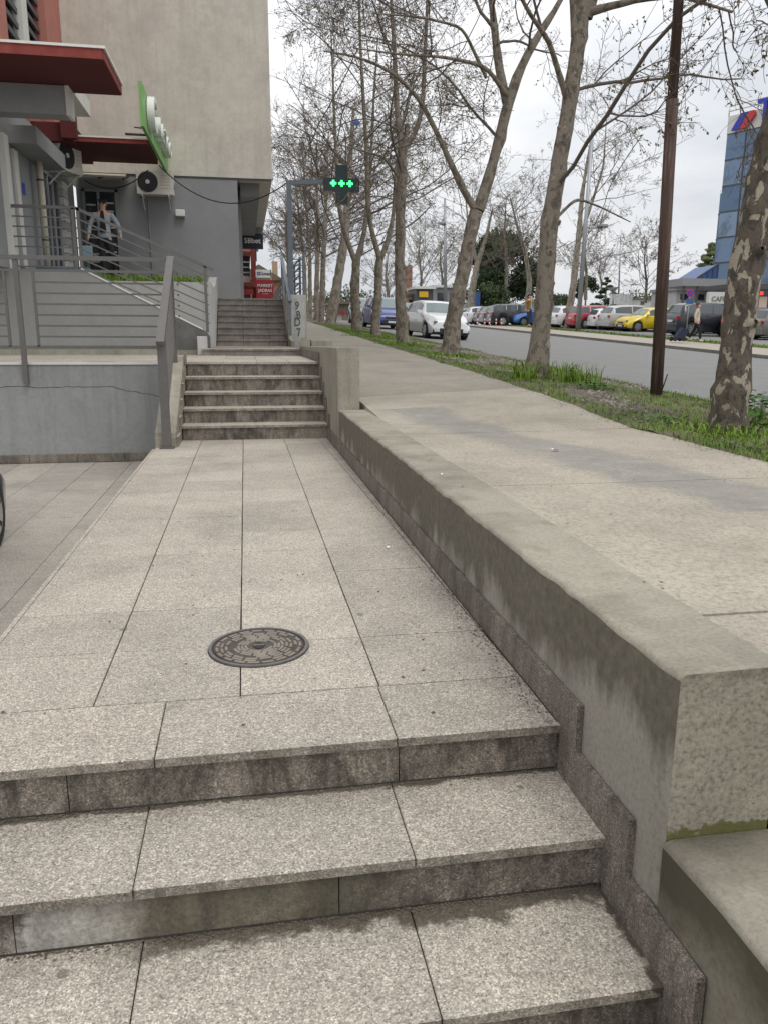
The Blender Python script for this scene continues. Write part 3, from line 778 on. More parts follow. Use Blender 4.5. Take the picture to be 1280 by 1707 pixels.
grit('step_grit', 'dirt gathered at the back of the near treads', 1700, gp3, .0015, .005, 'soil')
grit('sidewalk_crumbs', 'tiny leaf crumbs on the sidewalk and wall top', 140, gp4, .003, .009, 'bud_brown')
for k, (yb, z) in enumerate(((2.140, -.165), (1.795, -.33), (1.45, -.495))): box('dark_line', -1.0, .94, yb-.003, yb+.0015, z-.002, z+.0045, 'joint_dirt', stairs)  # thin dark strip along the crease at each riser foot
box('dark_line', .9405, .9435, 2.14, 9.3, -.003, .003, 'joint_dirt', path)
grit('leaf_litter', 'brown dead leaves and twigs scattered on the bare soil of the verge', 1500, lambda: (lambda x, y: (x, y, G(x, y)+.01))(random.uniform(3.3, 5.5), 3.8+22*random.random()**1.5), .010, .030, 'bud_brown')
grit('edge_litter', 'soil crumbs spilling from the verge over the sidewalk edge', 900, lambda: (lambda x, y: (x, y, G(x, y)+.002))(3.27-abs(random.gauss(0, .07)), 3.8+16*random.random()**1.4), .003, .010, 'soil')
# small litter
def litter(u, v, z, s, name, label, mat='paper'):
    p = onz(u, v, z); V = []
    for k in range(6):
        a = k*1.05; V.append((p[0]+s*math.cos(a)*random.uniform(.6, 1.2), p[1]+s*math.sin(a)*random.uniform(.6, 1.2), z+.002+random.uniform(0, s*.8)))
    o = mesh_obj(name, V, [(0, 1, 2), (0, 2, 3), (0, 3, 5), (3, 4, 5)], mat); meta(o, label, 'litter')
litter(647, 914, 0, .014, 'paper_scrap', 'small crumpled white and blue paper scrap on the granite path')
litter(925, 752, .432, .03, 'paper_scrap', 'white paper scrap on the grey stain of the sidewalk')
litter(735, 792, .434, .012, 'paper_scrap', 'tiny white scrap beside the pale spot on the wall top')

# ------------------------------------------------------------------ far first flight
fl = structure(bpy.data.objects.new('first_flight_of_stairs', None)); COL.objects.link(fl); fl['_w'] = 1
YF = 9.31; nz_ = [.172, .345, .518, .692, .868]; run = .30
for k, z in enumerate(nz_):
    yn = YF+k*run
    js = [[-.05, .5], [-.3, .35], [-.1, .5], [0., .45], [.1]][k]
    xs = [-.755]+([-.05, .45] if k % 2 else [.1])+[.95]
    if k < 4:
        for i in range(len(xs)-1): box('tread_slab', xs[i]+.001, xs[i+1]-.001, yn-.02, yn+run+.01, z-.032, z, 'granite_tread', fl, bev=.002)
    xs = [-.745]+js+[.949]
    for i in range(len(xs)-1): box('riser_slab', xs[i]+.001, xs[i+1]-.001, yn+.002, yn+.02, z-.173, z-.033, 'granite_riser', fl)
box('stair_core', -.75, .95, YF+.021, YF+.3, -.2, .13, 'joint_dirt', fl)
for k in range(1, 5): box('stair_core', -.748, .948, YF+.021+k*run, YF+.3+k*run, -.2, nz_[k]-.034, 'joint_dirt', fl)
yl0 = YF+4*run-.02
ld = structure(bpy.data.objects.new('landing', None)); COL.objects.link(ld); ld['_w'] = 1
box('landing_bed', -12, .95, 10.80, 13.9, .3, .84, 'joint_dirt', ld)
xs = [-.755, -.3, .15, .58, .95]
for r, (a, b_) in enumerate(((yl0, 11.3), (11.3, 11.9), (11.9, 12.5), (12.5, 13.1), (13.1, 13.82))):
    for i in range(4): slab('paving_tile', xs[i]+.002, xs[i+1]-.002, a+.002, b_-.002, .868, .03, 'granite_paving', ld)
x = -.757
while x > -7:
    for a, b_ in ((10.41, 11.3), (11.3, 12.2), (12.2, 13.1), (13.1, 14.44)): slab('paving_tile', x-.6+.002, x-.002, a+.002, b_-.002, .868, .03, 'granite_paving', ld)
    x -= .6
# single riser and second landing
box('tread_slab', -.72, .07, 13.80, 14.3, .955, .985, 'granite_tread', ld, bev=.002); box('tread_slab', .073, .95, 13.80, 14.3, .955, .985, 'granite_tread', ld, bev=.002)
for a, b_ in ((-.72, -.3), (-.298, .2), (.202, .6), (.602, .95)): box('riser_slab', a, b_-.001, 13.825, 13.845, .868, .954, 'granite_far', ld)
box('landing_floor', -.72, .95, 14.301, 18.1, .5, .983, 'granite_far', ld)
# ------------------------------------------------------------------ second flight
f2 = structure(bpy.data.objects.new('second_flight_of_stairs', None)); COL.objects.link(f2); f2['_w'] = 1
for k in range(8):
    z = .983+.140*(k+1); yn = 17.95+.29*k
    for a, b_ in ((-.60, -.02), (-.018, .55), (.552, .95)):
        box('tread_slab', a, b_-.001, yn-.02, yn+.30, z-.035, z, 'granite_far', f2)
        box('riser_slab', a+.003, b_-.004, yn+.003, yn+.02, z-.14, z-.036, 'granite_far' if k % 2 else 'granite_far', f2)
    box('stair_core', -.6, .95, yn+.021, yn+.5, z-.8, z-.037, 'joint_dirt', f2)
box('promenade', -9, 1.40, 20.30, 90, 1.0, 2.098, 'far_paving')['kind'] = 'structure'
box('promenade_lip', -9, 1.40, 20.2802, 20.2998, 1.0, 2.1, 'granite_far')['kind'] = 'structure'
box('retaining_wall', .955, 1.41, 18.30, 90, .3, 2.12, 'wall_pale')['kind'] = 'structure'

# right pillar, cheek wall and blocks
cw = thing('stair_side_wall', 'dark stained concrete side wall with a taller square end beside the first flight', 'wall', (1.08, 11, .4))
beam('end_pillar', .967, 1.19, 8.27, 8.55, -.1, 1.085, ['pillar_concrete', 'pillar_concrete', 'pillar_concrete'], cw, seg=.1, rough=.004, bev=.02)
prism('wall_body', [(8.551, -.1), (13.95, -.1), (13.95, 1.03), (8.551, 1.08)], 'x', .968, 1.188, 'pillar_concrete', cw)
for k, z in enumerate(nz_):
    box('skirting_plate', .9525, .966, YF+k*run-.1, YF+(k+1)*run-.1 if k < 4 else 13.8, max(0, z-.3), z+.12, 'granite_skirting', cw)
b1 = prism('broken_block', [(.93, 1.03), (1.10, 1.03), (1.11, 1.10), (1.05, 1.17), (.97, 1.175), (.92, 1.11)], 'y', 13.6, 13.85, 'pillar_concrete'); meta(b1, 'rough broken lump of concrete on the side wall top', 'concrete block')
b2 = box('wall_cap_block', 1.13, 1.50, 13.7, 14.2, .7, 1.14, 'pillar_concrete', bev=.02); meta(b2, 'low weathered concrete block beside the sidewalk behind the square pillar', 'concrete block')
gp = thing('graffiti_pillar', 'pale concrete pillar with grey spray painted numbers beside the second flight', 'pillar', (1.2, 18.1, 1))
prism('pillar_body', [(.99, .8), (1.36, .8), (1.36, 2.05), (.99, 2.05)], 'y', 17.98, 18.299, 'wall_pale', gp)
for i, (ch, z) in enumerate((('9', 1.86), ('8', 1.66), ('D', 1.50), ('7', 1.28))):
    text('spray_lettering', ch, (1.18+.03*(i % 2), 17.975, z), .25, 'spray_grey', gp, (90, [5, -8, 4, -6][i], 0), ext=.002, sx=.8)
prism('stair_cheek_wall', [(16.6, .9), (20.4, .9), (20.4, 2.35), (20.0, 2.3), (17.4, 1.15), (16.6, 1.1)], 'x', .958, 1.02, 'pillar_concrete')
meta(bpy.data.objects['stair_cheek_wall'], 'sloping concrete cheek wall on the right of the second flight', 'wall')

# ------------------------------------------------------------------ left: path end cheek, lower court, retaining walls
court = structure(bpy.data.objects.new('lower_court', None)); COL.objects.link(court); court['_w'] = 1
box('court_bed', -14, -1.03, -3, 10.41, -.9, -.435, 'joint_dirt', court)
x = -1.03; 
for ci in range(9):
    y = 10.38; w = .455
    for ri in range(16):
        d = .92 if ri % 2 == (ci % 2) else .46
        if y < 1.5: break
        slab('paving_tile', x-w+J, x-J, y-d+J, y-J, -.40, .03, 'granite_court', court)
        y -= d
    x -= w
rw = thing('retaining_wall', 'blue grey rendered retaining wall with a long crack and granite foot', 'wall', (-4, 10.4, -.4))
box('wall_body', -13, -.985, 10.42, 10.58, -.45, .868-.03, 'render_bluegrey', rw)
box('wall_coping', -13, -.76, 10.405, 10.60, .8385, .869, 'render_white', rw)
x = -1.0
for i in range(12): box('skirting_plate', x-.58, x-.003, 10.40, 10.419, -.40, -.29, 'granite_skirting', rw, bev=.002); x -= .583
V = []; F = []; cxx = [-3.6+.06*i for i in range(44)]
for i, x in enumerate(cxx):
    z = .56+.03*mnoise.noise(Vector((x*3, 0, 0)))+.016*mnoise.noise(Vector((x*11, 0, 0)))-max(0, x+1.7)*.22; w = .003+.0025*mnoise.noise(Vector((x*20, 3, 0)))
    V += [(x, 10.4185, z-w), (x, 10.4185, z+w)]
    if i: F.append((2*i-2, 2*i, 2*i+1, 2*i-1))
mesh_obj('crack', V, F, 'joint_dirt', rw)
ck = thing('left_stair_cheek', 'beige concrete cheek with stepped granite edge left of the first flight', 'wall', (-.88, 9.5, 0))
prism('cheek_body', [(8.72, -.45), (10.7, -.45), (10.7, .93), (10.42, .93), (8.74, .16), (8.72, .1)], 'x', -.995, -.776, 'wall_top_concrete', ck)
for k, z in enumerate(nz_):
    box('skirting_plate', -.775, -.756, YF+k*run-.12, YF+(k+1)*run-.122, max(-.03, z-.17), z+.11, 'granite_tread', ck)
box('skirting_plate', -.775, -.756, 8.76, YF-.122, -.03, .11, 'granite_tread', ck)

# ------------------------------------------------------------------ railings
FZ = lambda v, y=10.3: ony(100, v, y)[2]
fr = thing('front_railing', 'long grey metal railing on top of the blue grey retaining wall', 'railing', (-2, 10.35, .87))
bar('handrail', (-8, 10.36, 2.10), (-.84, 10.36, 2.115), .05, .05, 'rail_paint', fr)
bar('crossbar', (-8, 10.36, 1.955), (-.84, 10.36, 1.965), .025, .03, 'rail_paint', fr)
bar('crossbar', (-8, 10.36, 1.045), (-.86, 10.36, 1.055), .03, .04, 'rail_paint', fr)
for px in (-2.69, -5.2, -7.7):
    bar('post', (px, 10.375, .60), (px, 10.375, 2.09), .055, .06, 'rail_paint', fr, up=(0, 1, 0))
for (xa, xb) in ((-2.50, -.90), (-5.0, -2.83), (-7.4, -5.35)):
    bar('panel_stile', (xa, 10.36, 1.06), (xa, 10.36, 1.95), .03, .03, 'rail_paint', fr, up=(0, 1, 0))
    if xb < -1: bar('panel_stile', (xb, 10.36, 1.06), (xb, 10.36, 1.95), .03, .03, 'rail_paint', fr, up=(0, 1, 0))
    for i in range(6):
        z = 1.955-.129*(i+1); bar('crossbar', (xa, 10.36, z), (xb, 10.36, z), .02, .022, 'rail_paint', fr)
sr = thing('stair_railing', 'grey sloping metal railing with flat handrail along the left of the first flight', 'railing', (-.87, 9.4, 0))
A = Vector((-.87, 8.56, 1.13)); B = Vector((-.87, 10.33, 2.13)); dz = (B-A)
bar('handrail', A-dz*.01, B+dz*.01, .085, .045, 'rail_paint', sr)
bar('post', (-.87, 8.68, -.01), (-.87, 8.68, 1.17), .09, .07, 'rail_paint', sr, up=(0, 1, 0))
bar('post', (-.87, 10.30, .87), (-.87, 10.30, 2.08), .05, .05, 'rail_paint', sr, up=(0, 1, 0))
box('base_plate', -.945, -.79, 8.60, 8.77, .0, .012, 'rail_paint', sr)
for i in range(8):
    off = Vector((0, 0, -.115-.118*i)); bar('crossbar', A+off+Vector((0, .13, .075)), B+off, .022, .022, 'rail_paint', sr)
for i in range(7):
    z = 1.955-.129*i; 
    bar('rung', (-.80, 10.33, z), (-.80, 10.42, z), .02, .02, 'rail_paint', sr)
# ramp wall with railing
rp = thing('ramp_wall', 'grey rendered ramp wall with sloping top behind the front railing', 'wall', (-2.5, 14.5, .87))
prism('wall_body', [(-14, .868), (-.66, .868), (-.60, 1.0), (-.60, 1.18), (-.66, 1.27), (-2.67, 2.285), (-14, 2.30)], 'y', 14.45, 14.62, 'render_ramp', rp)
prism('weathered_end', [(-1.32, .96), (-.60, .96), (-.60, 1.18), (-.66, 1.268), (-1.10, 1.49), (-1.32, 1.50)], 'y', 14.444, 14.4485, 'render_weathered', rp)
box('wall_base', -14, -.60, 14.40, 14.443, .868, .955, 'pillar_concrete', rp)
bar('wall_coping', (-2.70, 14.53, 2.305), (-.72, 14.53, 1.31), .19, .022, 'render_white', rp)
rr_ = thing('ramp_railing', 'grey metal railing descending to the right along the ramp wall', 'railing', (-2.6, 14.53, 2.3))
C0 = Vector((-9, 14.54, 3.30)); C1 = Vector((-2.74, 14.54, 3.29)); C2 = Vector((-.60, 14.54, 2.375))
bar('handrail', C0, C1, .05, .05, 'rail_paint', rr_); bar('handrail', C1, C2+Vector((.1, 0, -.045)), .05, .05, 'rail_paint', rr_)
for i in range(6):
    o1 = Vector((0, 0, -.16*(i+1)))
    bar('crossbar', C0+o1, C1+o1, .022, .022, 'rail_paint', rr_); bar('crossbar', C1+o1, C2+o1, .022, .022, 'rail_paint', rr_)
for px in (-2.78, -2.70, -5.5, -8.0): bar('post', (px, 14.54, 2.28), (px, 14.54, 3.29), .05, .05, 'rail_paint', rr_, up=(0, 1, 0))
bar('post', (-.645, 14.54, 1.26), (-.645, 14.54, 2.39), .05, .05, 'rail_paint', rr_, up=(0, 1, 0))
# small block at the end of the ramp
sb = box('small_block', -.80, -.64, 13.95, 14.25, .868, 1.19, 'wall_pale', bev=.01); meta(sb, 'short white concrete stub at the end of the ramp wall', 'concrete block')
# planter
pl = thing('planter', 'pale concrete planter wall left of the second flight', 'planter', (-1.5, 17, 1))
box('planter_front', -3.9, -.802, 16.5, 16.68, .9, 2.245, 'wall_pale', pl)
prism('planter_side', [(16.5, .9), (20.2, .9), (20.2, 2.6), (18.6, 2.3), (17.6, 2.2), (16.5, 2.245)], 'x', -.80, -.615, 'wall_pale', pl)
box('planter_soil', -3.9, -.80, 16.68, 20.99, .9, 2.22, 'soil', pl)
box('terrace', -14, -3.0, 16.68, 20.995, .9, 2.50, 'teal_floor')['kind'] = 'structure'
box('ramp_slab', -14, -2.7, 14.63, 16.49, .9, 2.28, 'render_ramp')['kind'] = 'structure'
n = 5200; a = rng.uniform(-2.95, -.82, n); b2_ = rng.uniform(16.7, 18.2, n)
ga = MA(); V, F = blades(n, (a, b2_), .10, .30, .014, .9, lambda p, q: 2.21); ga.add(V, F)
meta(ga.build('planter_grass', ['grass_bright']), 'bright green grass growing in the concrete planter', 'grass', kind='stuff')
# railing of the second flight, right side, and louvred panel
r2 = thing('upper_stair_railing', 'blue grey railing rising along the right of the second flight', 'railing', (1.0, 18, 1.9))
A = Vector((1.0, 17.5, 1.93)); B = Vector((1.0, 20.8, 3.14))
bar('handrail', A, B, .07, .05, 'rail_blue', r2)
for q in range(6):
    bar('crossbar', A+Vector((0, .05, -.13*(q+1))), B+Vector((0, 0, -.15*(q+1))), .02, .02, 'rail_blue', r2)
for ty in (17.56, 19.1, 20.75): z = 1.93+(ty-17.5)*.367; bar('post', (1., ty, z-.9), (1., ty, z), .05, .05, 'rail_blue', r2, up=(0, 1, 0))
lp = thing('louvre_railing', 'short metal railing panel with slanted louvres above the graffiti pillar', 'railing', (1.2, 18.6, 2.05))
for x in (1.06, 1.37): bar('post', (x, 18.45, 2.05), (x, 18.45, 2.98), .05, .05, 'rail_blue', lp, up=(0, 1, 0))
for i in range(7): bar('crossbar', (1.06, 18.45, 2.12+.13*i), (1.37, 18.45, 2.12+.13*i), .02, .02, 'rail_blue', lp)
for i in range(8): bar('louvre', (1.09, 18.6, 2.10+.10*i), (1.33, 18.6, 2.22+.10*i), .09, .012, 'black_plastic', lp)
pr = thing('promenade_railing', 'metal railing on the promenade edge running away beyond the louvred panel', 'railing', (1.33, 25, 2.1))
for i in range(5): bar('crossbar', (1.33, 18.9, 2.25+.18*i), (1.33, 50, 2.25+.18*i), .025, .025, 'rail_blue', pr)
for i in range(16): bar('post', (1.33, 19+2*i, 2.1), (1.33, 19+2*i, 3.0), .05, .05, 'rail_blue', pr, up=(0, 1, 0))

# pharmacy sign
ph = thing('pharmacy_sign', 'dark pharmacy cross with three lit green crosses on a blue grey post', 'sign', (1.08, 18.42, 1.0))
bar('post', (1.08, 18.38, 2.0), (1.08, 18.38, 4.50), .11, .11, 'rail_blue', ph, up=(0, 1, 0))
bar('arm', (1.02, 18.38, 4.50), (1.90, 18.38, 4.56), .09, .09, 'rail_blue', ph)
cxp, czp = 2.24, 4.50
prism('cross_body', [(cxp+a*.135, czp+b_*.135) for a, b_ in ((-1, -3.0), (1, -3.0), (1, -1), (3, -1), (3, 1), (1, 1), (1, 3), (-1, 3), (-1, 1), (-3, 1), (-3, -1), (-1, -1))], 'y', 18.30, 18.46, 'pharmacy_dark', ph)
for k in (-1, 0, 1):
    x = cxp+k*.185; s_ = .022
    prism('green_cross', [(x+a*s_, czp+.02+b_*s_) for a, b_ in ((-1, -3.0), (1, -3.0), (1, -1), (3, -1), (3, 1), (1, 1), (1, 3), (-1, 3), (-1, 1), (-3, 1), (-3, -1), (-1, -1))], 'y', 18.291, 18.299, 'pharmacy_green', ph)
# cable to the building
def sag(a, b, s, n=24): return [tuple(np.array(a)*(1-t)+np.array(b)*t-np.array([0, 0, s*4*t*(1-t)])) for t in np.linspace(0, 1, n)]
meta(tube('overhead_cable', sag((-1.85, 20.3, 5.12), (1.05, 18.42, 4.52), .62), .013, 'rubber_cable', None, 6), 'black cable sagging from the green shop sign to the pharmacy post', 'cable')
meta(tube('wall_cable', sag((-3.55, 20.2, 4.72), (-2.1, 20.2, 5.0), .28), .013, 'rubber_cable', None, 6), 'thin black cable looping under the second red canopy', 'cable')

# ------------------------------------------------------------------ apartment building
bd = thing('apartment_building', 'beige and grey apartment block with pink pillars on the left', 'building', (-4, 21, 2))
box('shop_wall', -3.9, -.05, 21.0, 34, 2.0, 5.0, 'render_grey', bd)
box('upper_wall', -4.3, .82, 20.97, 30, 5.04, 16, 'render_beige', bd)
box('soffit_beam', .02, .50, 21.6, 30.5, 4.72, 5.039, 'render_grey', bd)
box('soffit_slab', -.04, .80, 30.0, 31.5, 4.66, 5.039, 'render_grey', bd)
box('shadow_line_strip', -3.9, .80, 20.985, 21.05, 5.001, 5.039, 'dark_grey', bd)  # dark strip painted in as the shadow line under the upper wall
box('corner_column', -.049, .03, 22.2, 22.7, 2.1, 4.9, 'render_grey', bd)
# facade along the path, X=-4.1
fx = -3.95
box('side_wall_lower', -9, fx-.0, 14.8, 20.96, 1.2, 5.2, 'render_grey', bd)
box('side_wall_upper', -9, fx-.25, 12.0, 20.96, 5.2, 16, 'render_pink', bd)
box('pink_pillar', fx-.25, fx, 19.4, 20.96, 5.6, 16, 'render_pink', bd)
box('pink_pillar', fx-.25, fx, 14.9, 16.2, 5.3, 16, 'render_pink', bd)
box('white_stripe', fx-.249, fx-.06, 17.6, 18.05, 5.6, 16, 'render_white', bd)
for (a, b_) in ((16.25, 17.55), (18.1, 19.35)):
    w = box('balcony_window', fx-.24, fx-.20, a, b_, 6.0, 9.4, 'glass_dark', bd)
    for i in range(12): bar('shutter_slat', (fx-.15, a, 6.2+.26*i), (fx-.15, b_, 6.2+.26*i), .05, .10, 'dark_grey', bd)
# grey volume beneath the first canopy
prism('grey_box', [(-9, 4.61), (-2.66, 4.61), (-2.66, 5.03), (-9, 5.03)], 'y', 14.04, 14.40, 'render_grey', bd)
box('grey_box_edge', -2.659, -2.60, 14.03, 14.40, 4.60, 5.035, 'render_white', bd)
box('white_bracket', -3.6, -2.60, 14.50, 15.9, 5.04, 5.30, 'render_white', bd)
box('lintel', -9, fx+.5, 15.41, 17.7, 4.45, 4.74, 'render_grey', bd)
# lower facade details
box('wall_pier', -9, fx+.10, 13.6, 14.75, 2.29, 4.41, 'render_grey', bd)
box('white_pier_edge', fx+.101, fx+.20, 14.5, 14.75, 2.29, 4.41, 'render_white', bd)
box('white_door_jamb', fx+.001, fx+.06, 15.6, 15.85, 2.4, 4.4, 'render_white', bd)
dr = box('side_door', fx+.002, fx+.03, 14.85, 15.55, 2.4, 4.2, 'mid_grey', bd)
box('notice', fx+.061, fx+.07, 15.95, 16.12, 3.7, 3.9, 'letter_blue', bd)
wd = box('shop_window', fx+.002, fx+.03, 17.6, 19.0, 2.5, 4.45, 'glass_dark', bd)
for y in (17.6, 18.05, 18.5, 19.0): bar('window_frame', (fx+.04, y, 2.5), (fx+.04, y, 4.45), .04, .05, 'mid_grey', bd, up=(0, 1, 0))
bar('window_frame', (fx+.04, 17.6, 4.45), (fx+.04, 19, 4.45), .04, .06, 'mid_grey', bd)
x = fx+.08
for i in range(12): box('stone_tile', fx, fx+.10, 19.25, 19.75, 2.5+.17*i, 2.655+.17*i, 'render_white' if i % 2 else 'wall_pale', bd)
# glazed shop door facing the path
dw = box('door_opening', -3.72, -2.97, 20.98, 20.999, 2.5, 4.62, 'glass_dark', bd)
for x0, x1, z0, z1 in ((-3.76, -3.70, 2.5, 4.66), (-3.0, -2.93, 2.5, 4.66), (-3.76, -2.93, 4.60, 4.66)): box('door_frame', x0, x1, 20.93, 20.979, z0, z1, 'door_frame', bd)
box('door_leaf', -3.42, -3.36, 20.94, 20.979, 2.5, 4.6, 'door_frame', bd)
for i in range(8): box('display_shelf', -3.33, -3.04, 20.95, 20.979, 3.0+.19*i, 3.035+.19*i, 'render_white', bd)
for i in range(8): box('display_shelf', -3.68, -3.46, 20.95, 20.979, 2.95+.19*i, 2.985+.19*i, 'pipe_cream', bd)
# canopies
def canopy(x0, x1, y0, y1, z0, z1, label):
    c = thing('canopy', label, 'canopy', ((x0+x1)/2, y0, z0), 'red concrete canopies over the shops')
    box('canopy_slab', x0, x1, y0, y1, z0, z1, 'render_darkred', c)  # slab red darkened to put shade on the soffit; fascia stays brighter
    box('fascia', x0, x1-.001, y0-.012, y0-.0005, z0+.01, z1, 'render_pink' if False else 'render_red_face', c)
    box('flashing', x0, x1+.04, y0-.03, y0+.03, z1+.001, z1+.036, 'white_metal', c); box('flashing', x1, x1+.04, y0+.031, y1, z1+.001, z1+.045, 'white_metal', c)
    box('fascia', x1+.0005, x1+.014, y0, y1, z0+.01, z1, 'render_red_face', c)
concrete('render_red_face', (.215, .04, .033), .2, dirt=.4, dcol=(.36, .12, .08), fine=14, fc=.3)
canopy(-9, -1.86, 12.75, 14.45, 5.04, 5.185, 'nearer dark red canopy with white metal edge at the top left')
canopy(-3.3, -1.86, 18.1, 20.0, 5.09, 5.185, 'farther dark red canopy behind the green sign')
box('red_pier', -4.1, -3.301, 17.9, 20.1, 5.05, 5.40, 'render_darkred', bd)
box('red_pier', -3.5, -3.2, 17.72, 17.89, 5.08, 5.75, 'render_darkred', bd)
# green sign
gs = thing('green_shop_sign', 'long bright green sign board with raised white letters on the second canopy edge', 'sign', (-1.8, 17, 5.1))
P0 = Vector((-1.79, 16.9, 5.17)); P1 = Vector((-1.69, 21-.1, 5.03)); hh0, hh1 = .80, .84
dv = (P1-P0).normalized(); nv = Vector((dv.y, -dv.x, 0)).normalized()
V = [P0, P1, P1+Vector((0, 0, hh1)), P0+Vector((0, 0, hh0))]; V = V+[v-nv*.06 for v in V]
mesh_obj('sign_board', V, [(0, 1, 2, 3), (7, 6, 5, 4), (0, 4, 5, 1), (1, 5, 6, 2), (2, 6, 7, 3), (3, 7, 4, 0)], 'sign_green', gs)
def lettm(q, up, sc=1.):
    o = P0+dv*q+Vector((0, 0, up))+nv*.08
    m_ = Matrix((dv, Vector((0, 0, 1)), nv)).transposed().to_4x4(); m_.translation = o; return m_
for q, s_, ch in ((.75, .92, 'C'), (1.6, .5, 'L'), (2.05, .5, 'E'), (2.5, .5, 'T'), (2.95, .5, 'C'), (3.4, .5, 'O')):
    c_ = text('raised_letter', ch, (0, 0, 0), s_, 'sign_white', gs, ext=.07, mtx=lettm(q, .40))
tube('sign_strut', [(-1.82, 17.2, 5.2), (-2.1, 18.1, 5.42)], .015, 'dark_grey', gs, 6); tube('sign_strut', [(-2.3, 18.09, 5.28), (-1.83, 18.09, 5.28)], .025, 'dark_grey', gs, 6)
# small glazed canopy above door
gc = thing('glazed_door_canopy', 'small tilted glazed canopy above the shop door', 'canopy', (-3.2, 20.5, 4.9))
mesh_obj('glass_panel', [(-3.8, 20.95, 5.02), (-2.7, 20.95, 5.02), (-2.6, 19.9, 4.78), (-3.8, 19.9, 4.78), (-3.8, 20.95, 4.99), (-2.7, 20.95, 4.99), (-2.6, 19.9, 4.75), (-3.8, 19.9, 4.75)], [(0, 1, 2, 3), (7, 6, 5, 4), (0, 3, 7, 4), (1, 5, 6, 2), (3, 2, 6, 7)], 'pipe_cream', gc)
for x in (-3.75, -3.2, -2.66): bar('canopy_arm', (x, 20.95, 4.97), (x+.02, 19.92, 4.73), .04, .04, 'black_plastic', gc)
# AC units
def ac_unit(label, loc, rot, w=.86, h=.56, d=.32):
    c = thing('air_conditioner', label, 'air conditioner', loc, 'outdoor air conditioner units', local=True, rotz=rot)
    box('casing', -w/2, w/2, -d/2, d/2, 0, h, 'ac_white', c, bev=.012)
    g = disc('fan_grille', (-w*.19, -d/2-.004, h*.5), (0, 1, 0), h*.42, .02, 'black_plastic', c, 32)
    disc('fan_hub', (-w*.19, -d/2-.02, h*.5), (0, 1, 0), .05, .02, 'ac_white', c, 16)
    for r in (.10, .15, .2): 
        pts = [(-w*.19+r*math.cos(t_), -d/2-.017, h*.5+r*math.sin(t_)) for t_ in np.linspace(0, 6.283, 24)]
        tube('grille_ring', pts, .003, 'dark_grey', c, 4, caps=False)
    boxes('side_louvres', [(w*.16, w*.42, -d/2-.006, -d/2, h*.25+.07*i, h*.25+.07*i+.02) for i in range(5)], 'pipe_cream', c)
    disc('pipe_cover', (w/2+.01, 0, h*.45), (1, 0, 0), .09, .03, 'mid_grey', c, 16)
    for x in (-w*.36, w*.36): bar('bracket', (x, -d/2, -.02), (x, d/2+.1, -.02), .03, .03, 'white_metal', c); bar('bracket', (x, d/2+.1, -.3), (x, -d/4, -.03), .02, .02, 'white_metal', c)
    return c
ac_unit('white air conditioner with dark round fan mounted on the grey wall', (-2.0, 20.72, 4.52), 0)
ac_unit('older air conditioner seen edge-on, fixed high on the side facade', (-3.62, 18.5, 4.55), R_(68), .8, .62)
pp = tube('drain_pipe', [(-3.78, 16.9, 2.3), (-3.78, 16.9, 4.9)], .065, 'pipe_cream', None, 12); meta(pp, 'cream vertical drain pipe on the side facade', 'pipe')
for z in (3.0, 4.1): tube('pipe_clamp', [(-3.78, 16.9, z), (-3.78, 16.9, z+.03)], .072, 'dark_grey', pp, 12)
meta(tube('wall_conduit', [(-2.23, 20.975, 4.45), (-2.23, 20.975, 2.6)], .012, 'mid_grey', None, 6), 'thin grey conduit running down from the white air conditioner', 'pipe')
wl = thing('wall_lamp', 'small white bulkhead lamp on the grey wall', 'lamp', (-1.46, 20.9, 4.1))
box('lamp_base', -1.57, -1.36, 20.93, 20.999, 4.06, 4.20, 'mid_grey', wl); box('lamp_cover', -1.58, -1.35, 20.84, 20.929, 4.08, 4.24, 'white_metal', wl, bev=.02)

# ------------------------------------------------------------------ shops further along the promenade
fb = thing('far_shop_building', 'distant red and white shop building past the grey corner', 'building', (-.2, 34, 2.1))
box('red_wall', -6, .38, 34, 44, 4.6, 9, 'render_pink', fb); box('balcony', .381, .80, 33.8, 40, 5.2, 5.95, 'render_white', fb)
box('balcony_post', .5, .56, 33.8, 33.86, 5.95, 6.5, 'dark_grey', fb); 
for i in range(4): bar('balcony_rail', (.38, 33.83, 6.05+.13*i), (.80, 33.83, 6.05+.13*i), .02, .02, 'dark_grey', fb)
box('red_column', .35, .55, 32.5, 32.8, 2.1, 4.6, 'render_red_face', fb)
box('shop_interior', -3, .34, 36, 36.2, 2.1, 4.6, 'glass_dark', fb)
box('shop_parapet', -3, .30, 33.0, 33.1, 3.25, 3.55, 'render_white', fb)
for i in range(3): bar('window_bar', (-3, 33.05, 3.7+.2*i), (.3, 33.05, 3.7+.2*i), .03, .04, 'render_white', fb)
box('awning', -3, 1.1, 31.3, 33, 3.05, 3.2, 'render_red_face', fb); box('awning_band', -3, .4, 31.28, 31.3, 2.75, 2.95, 'sign_red', fb)
s1_ = thing('betting_sign', 'black sign with white SBbet lettering and a green mark', 'sign', (.2, 29.8, 4.5))
box('sign_panel', -.25, .78, 29.8, 29.95, 4.28, 4.80, 'sign_black', s1_); text('lettering', 'SBbet', (.40, 29.79, 4.55), .25, 'sign_white', s1_, (90, 0, 0), .004)
prism('green_mark', [(-.2, 4.42), (-.03, 4.40), (-.03, 4.62), (-.07, 4.70), (-.12, 4.72), (-.2, 4.66)], 'y', 29.78, 29.79, 'sign_lime', s1_)
box('sign_rod', .5, .54, 29.85, 29.9, 3.85, 4.28, 'dark_grey', s1_)
s2_ = thing('small_white_sign', 'small white shop sign with dark lettering above the red market sign', 'sign', (.8, 29, 3))
